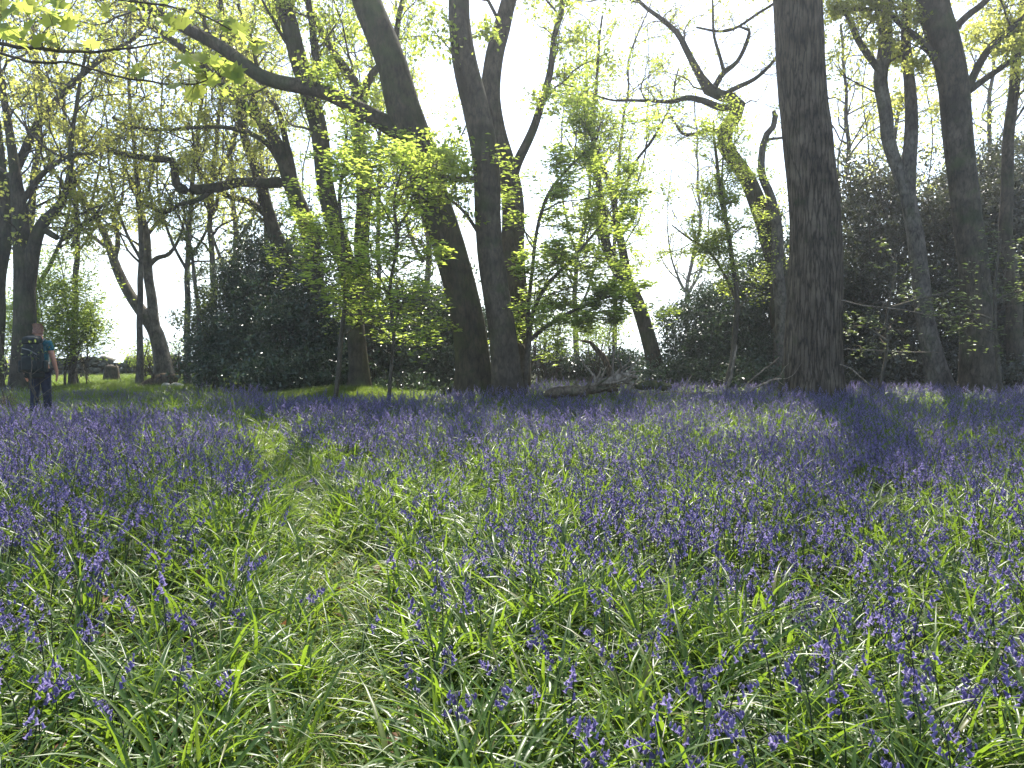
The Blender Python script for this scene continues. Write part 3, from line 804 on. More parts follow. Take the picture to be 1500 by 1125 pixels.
far_tree(345, 34, 12, 15, 'distant pale-stemmed tree rising behind the left end of the holly', 32, 'oak_leaf', 6)
far_tree(275, 27, 10, 16, 'slim distant tree in the white gap between the V-shaped tree and the holly', 33, 'yellow_leaf', 6)
far_tree(620, 33, 12, 15, 'distant tree glimpsed between the leaning sycamore and the slim tree', 34, 'spring_leaf', 6)
far_tree(845, 34, 9, 14, 'distant thin tree with fresh leaf just right of the central trunks', 35, 'spring_leaf', 5)
far_tree(1010, 42, 8, 14, 'distant bare-looking tree in the bright gap below the contorted tree', 36, 'oak_leaf', 2)
far_tree(1262, 30, 12, 13, 'distant tree showing above the evergreens just right of the great oak', 37, 'yellow_leaf', 5)
far_tree(50, 26.5, 14, 16, 'distant yellow-leaved tree filling the upper left corner behind the twin-stemmed oak', 38, 'yellow_leaf', 9)
far_tree(205, 26.5, 10, 17, 'distant yellow-leaved tree high above the V-shaped tree', 39, 'yellow_leaf', 7)

far_tree(105, 26.8, 10, 18, 'distant tree whose yellow leaves hang over the crooked twigs at the upper left', 41, 'yellow_leaf', 10, spread=1.2)
far_tree(310, 27, 10, 18, 'distant olive-leaved tree behind the crooked level bough', 42, 'oak_leaf', 9, spread=1.1)
far_tree(400, 31, 10, 18, 'distant green-leaved tree behind the many-stemmed oak', 43, 'spring_leaf', 8)
far_tree(560, 27, 9, 16, 'distant leafy tree filling the gap above the central holly', 44, 'spring_leaf', 9)
far_tree(900, 30, 8, 17, 'distant light-green tree behind the leaning double-stemmed tree', 45, 'spring_leaf', 5)
far_tree(1320, 32, 10, 18, 'distant tree with ochre young leaves behind the split birch stems', 46, 'yellow_leaf', 6)
far_tree(1450, 30, 11, 18, 'distant tree with ochre young leaves at the upper right edge', 47, 'oak_leaf', 6)

# ------------------------------------------------------------------ evergreen bushes and hedges
def bush(name, label, blobs, leaf, n, lsize, stems=7, wid=0.5, cat='bush', seed=0, shell=0.55, flat=0.2, stemr=0.03):
    """blobs: (px, py, d, half width px, half height px): leafy masses standing on a few stems."""
    cs = []; rs = []
    for (px, py, d, hw, hh) in blobs:
        cs.append(at(px, py, d)); rs.append((hw * d / FPX, hw * d / FPX * 0.8, hh * d / FPX))
    cs = np.array(cs); rs = np.array(rs)
    b = cs.mean(0); b[2] = float(gz(b[0], b[1]))
    root = empty(name, b, label, cat)
    vol = np.prod(rs, 1) ** (2 / 3); pr = vol / vol.sum()
    # leaf clumps first, so that the mass breaks into light and dark
    nc = n // 22
    k = rng.choice(len(cs), nc, p=pr)
    v = nrm(rng.normal(0, 1, (nc, 3))); rad = np.clip(rng.normal(0.72, 0.26, (nc, 1)), 0.15, 1.35)
    rad = rad * (1 + 0.16 * np.sin(v[:, :1] * 5 + k[:, None]) * np.sin(v[:, 2:] * 6 + k[:, None] * 2)) 
    c = cs[k] + v * rad * rs[k]
    c = c[c[:, 2] > gz(c[:, 0], c[:, 1]) + 0.06]
    # ragged: the mass opens into gaps, more of them towards its top
    nz = (np.sin(c @ np.array([2.3, 1.1, 2.9]) + seed) + np.sin(c @ np.array([-1.7, 2.2, 3.7]) + 2 * seed) + np.sin(c @ np.array([4.9, -2.0, 1.9]) + seed * 3) + np.sin(c @ np.array([1.3, 3.1, -6.1]) + seed)) / 2
    hz = np.clip((c[:, 2] - b[2]) / max((cs[:, 2] + rs[:, 2]).max() - b[2], .5), 0, 1)
    c = c[rng.random(len(c)) < np.clip(1.05 - .75 * hz ** 1.5 + .45 * nz, .04, 1)]
    m_ = len(c)
    C = (c[:, None, :] + rng.normal(0, 1, (m_, 22, 3)) * np.array([0.15, 0.15, 0.11])).reshape(-1, 3)
    C = C[C[:, 2] > gz(C[:, 0], C[:, 1]) + 0.02]
    V, F = leaf_arrays(C, lsize, flat, wid=wid, sizevar=0.5)
    link('crown', mesh_np('crown', V - b, [F], M[leaf]), root, None, 'stuff')
    tb = Mb()
    # stems, then side twigs that carry the clumps
    ns = stems * len(blobs)
    kk = np.arange(ns) % len(blobs)
    foot = cs[kk] + rng.normal(0, 0.3, (ns, 3)) * rs[kk]
    foot[:, 2] = gz(foot[:, 0], foot[:, 1]) - 0.05
    topp = cs[kk] + rng.normal(0, 0.35, (ns, 3)) * rs[kk] + np.array([0, 0, 1]) * rs[kk][:, 2:] * 0.5
    t = np.linspace(0, 1, 8)[None, :, None]
    P = foot[:, None] * (1 - t) + topp[:, None] * t + rng.normal(0, 0.05, (ns, 8, 3)) * np.minimum(t * 4, 1)
    rr = np.maximum(stemr * rng.uniform(0.6, 1.3, ns), 0.012)
    for i in range(ns):
        s = Mb(); s.tubes(P[i][None], (rr[i] * np.linspace(1, .4, 8))[None], 6)
        if i < 12:
            s.build('stem', M['twig'], root)
    D = nrm(np.gradient(P, axis=1))
    L = np.linalg.norm(topp - foot, axis=1)
    s, dd, l, r2 = children(P, D, L, rr, 9, 0.15, 1.0, (0.6, 1.3), (0.25, 0.5))
    B2, D2 = grow(s, dd, l, 5, 0.25, 0.03)
    tb.tubes(B2, np.maximum(r2, 0.006)[:, None] * np.linspace(1, .3, 5)[None], 4)
    tb.build('twigs', M['twig'], root, 'stuff')
    return root


bush('holly_bush', 'big dark holly thicket on the left, between the birch stem and the slim tree',
     [(400, 500, 24.0, 95, 75), (340, 490, 25.0, 60, 85), (460, 470, 23.5, 60, 105), (320, 525, 23.5, 50, 50), (430, 545, 22.5, 95, 38), (400, 420, 25, 60, 55), (450, 370, 25.5, 45, 75), (350, 410, 25.5, 40, 45), (390, 370, 26, 50, 60)],
     'holly_leaf', 105000, 0.10, seed=41)
bush('holly_bush', 'dark holly filling the gap under the sprays between the slim tree and central trunks',
     [(600, 525, 23.0, 75, 62), (560, 530, 23.5, 60, 58), (650, 510, 23.5, 50, 75), (600, 570, 21.8, 70, 22), (625, 455, 24.5, 60, 60), (560, 470, 25, 60, 65), (500, 520, 23.5, 40, 60), (690, 480, 24, 50, 80)],
     'holly_leaf', 88000, 0.10, seed=42)
bush('holly_bush', 'blue-green glossy holly left of the great oak, thinning to the white sky above',
     [(1080, 520, 23.5, 85, 60), (1020, 500, 24.0, 60, 70), (1120, 440, 23.5, 55, 95), (1060, 450, 24.5, 60, 50), (1100, 555, 22.0, 70, 22), (1000, 550, 23, 60, 24), (1140, 380, 24, 35, 80)],
     'holly_leaf', 76000, 0.095, seed=43, shell=0.35)
bush('evergreen_thicket', 'tall dark evergreen thicket behind the pale bending trunk, densest in the picture',
     [(1290, 500, 23.5, 85, 75), (1270, 400, 24.0, 75, 90), (1330, 330, 24.5, 90, 95), (1390, 470, 23.5, 80, 105), (1300, 545, 22.0, 90, 35), (1270, 300, 25, 65, 75), (1250, 470, 23, 45, 110), (1400, 340, 25, 60, 90)],
     'dark_leaf', 105000, 0.11, seed=44, shell=0.35)
bush('evergreen_thicket', 'dark evergreen mass at the right edge, its ragged top fading into the sky',
     [(1480, 480, 22.8, 80, 110), (1460, 350, 24.0, 85, 110), (1500, 260, 24.5, 70, 75), (1430, 300, 25.5, 70, 80), (1450, 550, 21.8, 80, 30), (1540, 400, 23, 80, 150)],
     'dark_leaf', 95000, 0.11, seed=45, shell=0.35)
bush('clipped_hedge', 'dark hedge in the distance below the yellow-green foliage right of the central trunks',
     [(800, 535, 29, 50, 26), (860, 538, 29, 50, 24), (915, 535, 28, 40, 28)], 'holly_leaf', 24000, 0.1, seed=46)
bush('hazel_bush', 'yellow-green hazel bush glowing above the dark hedge in the gap', 
     [(820, 480, 27, 55, 35), (870, 490, 27.5, 50, 32), (790, 450, 27, 40, 40), (900, 470, 28, 30, 26)], 'beech_leaf', 9000, 0.09, seed=47, flat=0.6)
bush('beech_bush', 'bright spreading beech bush behind the walking person, layered down to the wall',
     [(110, 440, 26, 55, 60), (80, 480, 25.5, 65, 45), (120, 490, 26.5, 45, 38), (60, 420, 26, 45, 60), (95, 390, 26.5, 40, 40), (20, 480, 26, 40, 60)], 'beech_leaf', 26000, 0.10, seed=48, flat=0.7)
bush('hawthorn_bush', 'small round pale-green bush at the foot of the V-shaped tree', 
     [(206, 515, 30.5, 30, 22), (222, 508, 30, 22, 18), (262, 512, 29.5, 16, 14)], 'beech_leaf', 3800, 0.075, seed=49, flat=0.4)
bush('bramble_bush', 'sparse bramble spray with glinting leaves reaching across the person from the left edge',
     [(0, 490, 16.6, 26, 16), (45, 514, 14.2, 22, 5), (-40, 500, 14.6, 30, 40)], 'shade_leaf', 330, 0.06, seed=50, shell=0.2, stems=2, stemr=0.012)
bush('bramble_bush', 'dead grey tangle of bare bramble low at the left edge before the person',
     [(-5, 590, 14.6, 24, 14), (12, 584, 14.6, 14, 9)], 'shade_leaf', 160, 0.045, seed=51, shell=0.2, stemr=0.012)

# ------------------------------------------------------------------ overhanging sycamore at the upper left, close to the camera
def sycamore_leaf(size=1.0):
    lobes = [(0.0, -0.42), (0.16, -0.36), (0.46, -0.30), (0.30, -0.12), (0.55, 0.10), (0.30, 0.12), (0.26, 0.30), (0.12, 0.26), (0.0, 0.56)]
    pts = lobes + [(-x, y) for x, y in reversed(lobes[1:-1])]
    v = [(0, -0.05, 0.0)] + [(x, y, 0.22 * abs(x) - 0.15 * max(y, 0) ** 2) for x, y in pts]
    n = len(pts)
    f = [(0, 1 + i, 1 + (i + 1) % n) for i in range(n)]
    return mesh_np('leaf', np.array(v) * size, [np.array(f)], M['big_leaf'])


def overhang():
    d = 5.0
    foot = np.array([-5.6, 6.0, 0.0]); foot[2] = gz(foot[0], foot[1])
    root = empty('sycamore_tree', foot, 'overhanging sycamore branches with big bright leaves across the top left corner', 'tree')
    P, R = smooth_line([foot - [0, 0, 0.1], foot + [0.05, 0, 1.5], foot + [-0.05, 0.1, 3.2], foot + [0.1, 0, 5.0], foot + [0.2, 0.3, 7.5]], [0.19, 0.16, 0.15, 0.13, 0.07], 0.2)
    mb = Mb(); trunk_shape(mb, P, R, 18, 0.3, seed=60); mb.build('trunk', M['sycamore_bark'], root)
    br = [([(-90, 50, .6), (0, 65, .3), (50, 70, .1), (100, 75), (150, 75), (200, 70), (237, 61, .1)], 7, 2.2, 3.2),
          ([(-90, 62, .6), (0, 78, .4), (50, 92, .2), (105, 92, .2), (160, 109, .2), (235, 121, .1), (290, 122), (335, 106)], 5, 1.8, 3.3),
          ([(-90, -30, .5), (0, -20, .3), (110, -6, .1), (210, 4), (285, 18), (340, 45), (372, 62)], 5, 1.6, 4.2)]
    lines = []
    for pts, w0, w1, zt in br:
        p = np.array([at(q[0], q[1], d + (q[2] if len(q) > 2 else 0)) for q in pts])
        j = np.argmin(np.abs(P[:, 2] - (p[0][2] - 0.25)))
        p = np.vstack([P[j], p])
        r = np.concatenate([[0.035], np.linspace(w0, w1, len(p) - 1) * 0.5 * d / FPX])
        p, r = smooth_line(p, r, 0.06)
        p = p + rng.normal(0, 0.003, p.shape)
        b = Mb(); b.tubes(p, r, 7); b.build('limb', M['twig'], root)
        lines.append(p)
    me = sycamore_leaf()
    spots = [(18, 22, .15), (42, 42, .15), (72, 16, .13), (98, 34, .12), (108, 54, .12), (74, 58, .11), (12, 48, .13), (58, 60, .11), (30, 6, .13), (84, 4, .12), (4, 4, .14), (50, 20, .12), (24, 62, .1), (92, 12, .1),
             (157, 8, .07), (178, 5, .07), (190, 14, .06), (246, 25, .09), (263, 32, .10), (258, 18, .08), (275, 24, .08), (237, 33, .07),
             (330, 36, .10), (346, 44, .09), (368, 58, .11), (378, 68, .10), (340, 30, .08), (356, 50, .07), (384, 58, .07),
             (325, 98, .10), (342, 104, .11), (334, 122, .12), (318, 88, .09), (350, 112, .09), (270, 106, .10), (286, 116, .10), (292, 130, .11), (276, 90, .10), (292, 86, .10), (300, 94, .08), (262, 98, .08),
             (204, 108, .10), (212, 112, .08), (196, 104, .07), (282, 136, .1), (262, 84, .06)]
    spots += [(px + random.gauss(0, 14), abs(py + random.gauss(0, 11)), s * random.uniform(.7, 1)) for (px, py, s) in list(spots)]
    tw = Mb()
    allp = np.concatenate(lines)
    for (px, py, s) in spots:
        c = at(px + random.uniform(-3, 3), py + random.uniform(-3, 3), d + random.uniform(-0.15, 0.2))
        o = link('leaf', me, root)
        e = Euler((random.uniform(-0.9, 0.5), random.uniform(-0.6, 0.6), random.uniform(0, 6.28)))
        # hanging, mostly seen from beneath and lit from behind
        e2 = Euler((random.uniform(0.5, 1.5), random.uniform(-0.5, 0.5), random.uniform(-0.9, 0.9)))
        o.rotation_euler = e2 if random.random() < 0.65 else e
        sc = s * random.uniform(1.15, 1.5); o.scale = (sc * random.uniform(0.8, 1.05), sc, sc)
        o.location = Vector(c) - root.location
        q = allp[np.argmin(np.linalg.norm(allp - c - np.array([0, 0, 0.03]), axis=1))]
        t = np.linspace(0, 1, 5)[:, None]
        line = q * (1 - t) + c * t; line[1:4, 2] += 0.015
        tw.tubes(line, np.array([.004, .003, .0022, .0018, .0014]), 4)
    tw.build('twigs', M['twig'], root, 'stuff')
    # a light crown over the walker's side of the wood, out of the picture, and bare side shoots in it
    b3 = Mb()
    for p in lines:
        n = 10
        i = rng.integers(len(p) // 4, len(p) - 2, n)
        dirs = nrm(nrm(p[i + 1] - p[i]) + rng.normal(0, .7, (n, 3)))
        B, D = grow(p[i], dirs, rng.uniform(.15, .6, n), 6, .2, .03)
        b3.tubes(B, np.linspace(.0035, .0012, 6)[None] * np.ones((n, 1)), 4)
    b3.build('shoots', M['twig'], root, 'stuff')


overhang()

#@@REST
# ------------------------------------------------------------------ wall, stump, stake, dead wood
def rough_block(sx, sy, sz, seed, mat):
    r_ = np.random.default_rng(seed)
    v = []
    for x in (-1, 0, 1):
        for y in (-1, 1):
            for z in (-1, 1):
                q = np.array([x * sx / 2, y * sy / 2, z * sz / 2]) * (1 - 0.22 * abs(x) * r_.random()) + r_.normal(0, 1, 3) * np.array([sx, sy, sz]) * 0.06
                v.append(q)
    def i(x, y, z): return (x + 1) * 4 + (0 if y < 0 else 2) + (0 if z < 0 else 1)
    f = []
    for a, b in ((-1, 0), (0, 1)):
        f += [(i(a, -1, -1), i(b, -1, -1), i(b, -1, 1), i(a, -1, 1)), (i(a, 1, 1), i(b, 1, 1), i(b, 1, -1), i(a, 1, -1)),
              (i(a, -1, 1), i(b, -1, 1), i(b, 1, 1), i(a, 1, 1)), (i(a, 1, -1), i(b, 1, -1), i(b, -1, -1), i(a, -1, -1))]
    f += [(i(-1, -1, -1), i(-1, -1, 1), i(-1, 1, 1), i(-1, 1, -1)), (i(1, -1, -1), i(1, 1, -1), i(1, 1, 1), i(1, -1, 1))]
    return mesh_np('stone', np.array(v), [np.array(f)], mat)


M['stone'] = plain_mat('stone', (0.10, 0.095, 0.075), 0.95, 0.45, 5, 0.15, 0.7, c2=(0.20, 0.19, 0.15))
M['pale_stone'] = plain_mat('pale_stone', (0.34, 0.33, 0.31), 0.9, 0.35, 5, 0.2, 0.6)


def stone_wall():
    a = at(-40, 552, 33.0); b = at(335, 551, 33.5)
    a[2] = gz(a[0], a[1]); b[2] = gz(b[0], b[1])
    root = empty('stone_wall', a, 'low grey drystone wall along the edge of the grass at the far left', 'wall')
    root['kind'] = 'thing'
    blocks = [rough_block(0.46, 0.42, 0.23, 200 + i, M['stone']) for i in range(7)]
    L = np.linalg.norm((b - a)[:2]); ang = math.atan2(b[1] - a[1], b[0] - a[0])
    for row in range(4):
        x = -0.2 * (row % 2); k = 0
        while x < L:
            w = random.uniform(0.32, 0.6) * (1.15 if row == 3 else 1)
            if not (row == 3 and random.random() < 0.22):
                t = (x + w / 2) / L
                p = a * (1 - t) + b * t
                g = float(gz(p[0], p[1]))
                o = link('stone', random.choice(blocks), root)
                o.location = (p[0] - a[0] + random.uniform(-.03, .03), p[1] - a[1] + random.uniform(-.05, .05), g - a[2] + 0.1 + row * 0.205)
                o.rotation_euler = (random.uniform(-.1, .1), random.uniform(-.1, .1) + (random.uniform(-.35, .35) if row == 3 else 0), ang + random.uniform(-.12, .12))
                o.scale = (w / 0.46 * 1.02, random.uniform(.9, 1.1), random.uniform(.9, 1.08) * (1.25 if row == 3 else 1))
            x += w


stone_wall()


def stump():
    p = at(163, 548, 29.0); p[2] = gz(p[0], p[1])
    root = empty('tree_stump', p, 'weathered grey-brown tree stump on the sunlit grass before the wall', 'stump')
    mb = Mb()
    P, R = smooth_line([p - [0, 0, .1], p + [0, 0, .25], p + [0.02, 0, .62]], [0.24, 0.22, 0.2], 0.06)
    trunk_shape(mb, P, R, 22, 0.5, seed=5, rough=0.09)
    mb.build('trunk', M['grey_bark'], root)
    for k, (dx, h) in enumerate(((-.12, .16), (.05, .1), (.13, .2))):
        m2 = Mb(); q = p + [dx, 0.02 * k, .55]
        m2.tubes(np.array([q, q + [0.01, 0, h * .6], q + [0.0, 0, h]]), np.array([.07, .05, .012]), 6)
        m2.build('splinter', M['grey_bark'], root)
    # the bleached stick leaning on it
    a = at(173, 548, 28.8); a[2] = gz(a[0], a[1]) - .03
    stick('dead_stick', 'bleached stick leaning against the tree stump', [a, a + [-.05, .1, .35], a + [-.14, .16, .66]], [.022, .02, .014])


def stick(name, label, pts, rad, mat='dead_wood', shoots=0, shl=(.2, .6), sides=7, cat='stick', step=0.08, group=None, wig=0.012):
    pts = np.array([np.asarray(p, float) for p in pts])
    P, R = smooth_line(pts, rad, step)
    P = P + rng.normal(0, 1, P.shape) * np.minimum(R[:, None] * 0.3, wig)
    root = empty(name, pts[0], label, cat, group)
    mb = Mb(); trunk_shape(mb, P, R, sides, 0, seed=int(pts[0][0] * 10) % 17, rough=0.08)
    mb.build('stem', M[mat], root)
    if shoots:
        n = shoots
        i = rng.integers(len(P) // 5, len(P) - 1, n)
        d = nrm(nrm(P[i] - P[i - 1]) + rng.normal(0, .6, (n, 3)) + [0, 0, .25])
        B, D = grow(P[i], d, rng.uniform(*shl, n), 6, .22, .02)
        for k in range(n):
            m2 = Mb(); m2.tubes(B[k], np.maximum(R[i[k]] * .45, .006) * np.linspace(1, .3, 6), 5)
            m2.build('branchlet', M[mat], root)
    return root


stump()


def gnd(px, py, d, h=0.0):
    p = at(px, py, d); p[2] = gz(p[0], p[1]) + h
    return p


stick('wooden_stake', 'thin pale leaning stake in front of the drystone wall', [gnd(130, 552, 29.5, -.05), gnd(125, 552, 29.5, .4), gnd(118, 552, 29.5, .92)], [.04, .04, .036], 'dead_wood', cat='stake')
# dark heap at the foot of the V tree
hp = gnd(236, 560, 26.0)
heap = stick('fallen_log', 'dark rotten log lying in the grass at the foot of the V-shaped tree', [hp + [-.75, -.1, .06], hp + [-.35, 0, .2], hp + [.1, .05, .3], hp + [.45, .1, .3]], [.06, .15, .22, .2], 'dark_log', 5, (.15, .4), 14, 'log', .06)
for k, (dx, dy, sx) in enumerate(((.62, -.25, .5), (.3, -.35, .34))):
    o = link('boulder' if k == 0 else 'rock', rough_block(sx, .4, .3, 300 + k, M['pale_stone']))
    o.location = tuple(hp + [dx, dy, .1])
    o.rotation_euler = (0.1, 0.2, .4)
    md = o.modifiers.new('round', 'SUBSURF'); md.levels = 2; md.render_levels = 2
    setp(o, 'larger pale grey stone beside the dark rotten log' if k == 0 else 'smaller pale grey stone lying against the dark rotten log', 'stone')

# dead wood in front of the hedge gap, right of the central trunks
q = lambda px, d, h: gnd(px, 575, d, h + (.10 if 795 < px < 990 and h > .18 else 0))
stick('fallen_log', 'dark low log half sunk in the bluebells right of the central trunks', [q(798, 16.9, .30), q(812, 16.9, .33), q(830, 16.9, .36), q(850, 17.0, .33), q(880, 17.2, .36), q(905, 17.5, .30)], [.05, .12, .11, .13, .08, .03], 'dark_log', 14, (.2, .5), 14, 'log', .06)
stick('fallen_branch', 'arching bleached fallen branch above the dark log', [q(856, 17.2, .3), q(868, 17.2, .42), q(885, 17.2, .50), q(900, 17.3, .56), q(912, 17.3, .64), q(934, 17.4, .62)], [.07, .08, .085, .07, .05, .03], 'dead_wood', 12, (.3, .9), 8, 'branch', .06)
stick('fallen_branch', 'forked brown fallen branch curling down beside the mossy log', [q(905, 17.5, .5), q(922, 17.4, .5), q(926, 17.4, .4), q(920, 17.3, .32), q(934, 17.3, .22)], [.04, .045, .05, .04, .025], 'dead_wood', 6, (.15, .4), 7, 'branch', .05)
stick('fallen_log', 'mossy brown log lying level between the fallen branches and the pale sticks', [q(926, 18.0, .34), q(945, 18.0, .38), q(965, 18.0, .38), q(984, 18.1, .34)], [.05, .11, .12, .07], 'mossy_log', 6, (.1, .3), 14, 'log', .06)
stick('dead_stick', 'long pale stick lying low over the flowers left of the great oak', [q(955, 17.2, .25), q(985, 17.2, .33), q(1010, 17.1, .40), q(1035, 17.1, .42), q(1052, 17.2, .40)], [.012, .017, .018, .014, .008], 'dead_wood', 3, (.1, .3))
stick('dead_stick', 'slanting pale stick standing up from the low lying stick', [q(993, 17.0, .15), q(1000, 17.0, .4), q(1006, 17.0, .62), q(1013, 17.0, .8)], [.017, .016, .014, .008], 'dead_wood', 2, (.1, .3))
stick('dead_stick', 'grey straight pole leaning at the edge of the holly by the wispy sapling', [q(1060, 18.4, .1), q(1067, 18.4, .5), q(1073, 18.4, .9), q(1078, 18.5, 1.4)], [.05, .04, .03, .02], 'dead_wood', 1, (.2, .3))
stick('fallen_branch', 'bleached antler-like branch propped against the foot of the great oak', [q(1092, 16.9, .35), q(1100, 16.9, .42), q(1112, 16.9, .5), q(1128, 16.9, .62), q(1146, 17.0, .66)], [.03, .03, .027, .022, .013], 'dead_wood', 5, (.25, .7), 7, 'branch', .06)
stick('dead_stick', 'curved stick arching up to the left side of the great oak', [q(1090, 17.1, .5), q(1110, 17.1, .75), q(1128, 17.1, .95), q(1140, 17.2, 1.1)], [.016, .015, .012, .008], 'dead_wood', 2, (.2, .4))
stick('dead_stick', 'mossy bent stem hugging the left foot of the great oak', [q(1140, 17.0, -.05), q(1142, 17.0, .3), q(1145, 17.0, .6), q(1148, 17.1, .9)], [.075, .06, .045, .03], 'mossy_log', 0)
stick('dead_stick', 'pale curved stick sloping down to the ground on the right of the great oak', [q(1229, 17.3, .95), q(1245, 17.3, .85), q(1262, 17.3, .62), q(1280, 17.2, .42), q(1304, 17.2, .22)], [.012, .017, .018, .016, .009], 'dead_wood', 2, (.1, .3))
stick('dead_branch', 'long thin bare branch reaching level to the right from the great oak', [at(1224, 512, 17.6), at(1262, 512, 17.5), at(1310, 515, 17.4), at(1374, 516, 17.5)], [.014, .013, .011, .006], 'dead_wood', 3, (.2, .5), cat='branch')
stick('dead_branch', 'thin bare branch drooping across the dark evergreens right of the great oak', [at(1226, 438, 17.6), at(1262, 447, 17.4), at(1310, 452, 17.3), at(1365, 462, 17.4)], [.016, .014, .012, .007], 'dead_wood', 4, (.2, .6), cat='branch')
stick('dead_branch', 'bent dark snag leaning in front of the distant hedge', [gnd(901, 550, 23, -.05), at(890, 535, 23), at(874, 512, 23), at(864, 502, 23), at(851, 499, 23)], [.1, .09, .075, .05, .025], 'dark_log', 2, (.15, .4), 8, 'branch')

# ------------------------------------------------------------------ the walker
def skin_mesh(name, verts, edges, radii, mat, parent, root=0, sub=1):
    me = bpy.data.meshes.new(name)
    me.from_pydata([tuple(v) for v in verts], edges, [])
    o = bpy.data.objects.new(name, me)
    COL.objects.link(o)
    sk = o.modifiers.new('skin', 'SKIN'); sk.use_smooth_shade = True
    sv_ = me.skin_vertices[0].data
    for i, r in enumerate(radii):
        sv_[i].radius = (r, r) if np.isscalar(r) else r
        sv_[i].use_root = (i == root)
    ss = o.modifiers.new('sub', 'SUBSURF'); ss.levels = sub; ss.render_levels = sub
    dg = bpy.context.evaluated_depsgraph_get()
    m2 = bpy.data.meshes.new_from_object(o.evaluated_get(dg))
    m2.name = name
    bpy.data.objects.remove(o)
    m2.materials.clear(); m2.materials.append(mat)
    for p in m2.polygons:
        p.use_smooth = True
    return link(name, m2, parent)


M['skin'] = plain_mat('skin', (0.42, 0.20, 0.13), 0.55, 0.12, 20, 0.4, 0.05)
M['hair'] = plain_mat('hair', (0.17, 0.085, 0.05), 0.7, 0.4, 60, 0.3, 0.5)
M['teal'] = plain_mat('teal', (0.009, 0.085, 0.10), 0.85, 0.25, 14, 0.2, 0.4)
M['jeans'] = plain_mat('jeans', (0.016, 0.021, 0.040), 0.9, 0.3, 18, 0.2, 0.4)
M['shoe'] = plain_mat('shoe', (0.02, 0.018, 0.016), 0.7, 0.3, 14, 0.3, 0.2)
M['pack'] = plain_mat('pack', (0.014, 0.020, 0.018), 0.8, 0.3, 14, 0.3, 0.4)
M['pack_strap'] = plain_mat('pack_strap', (0.16, 0.16, 0.15), 0.8, 0.2, 14, 0.3, 0.2)


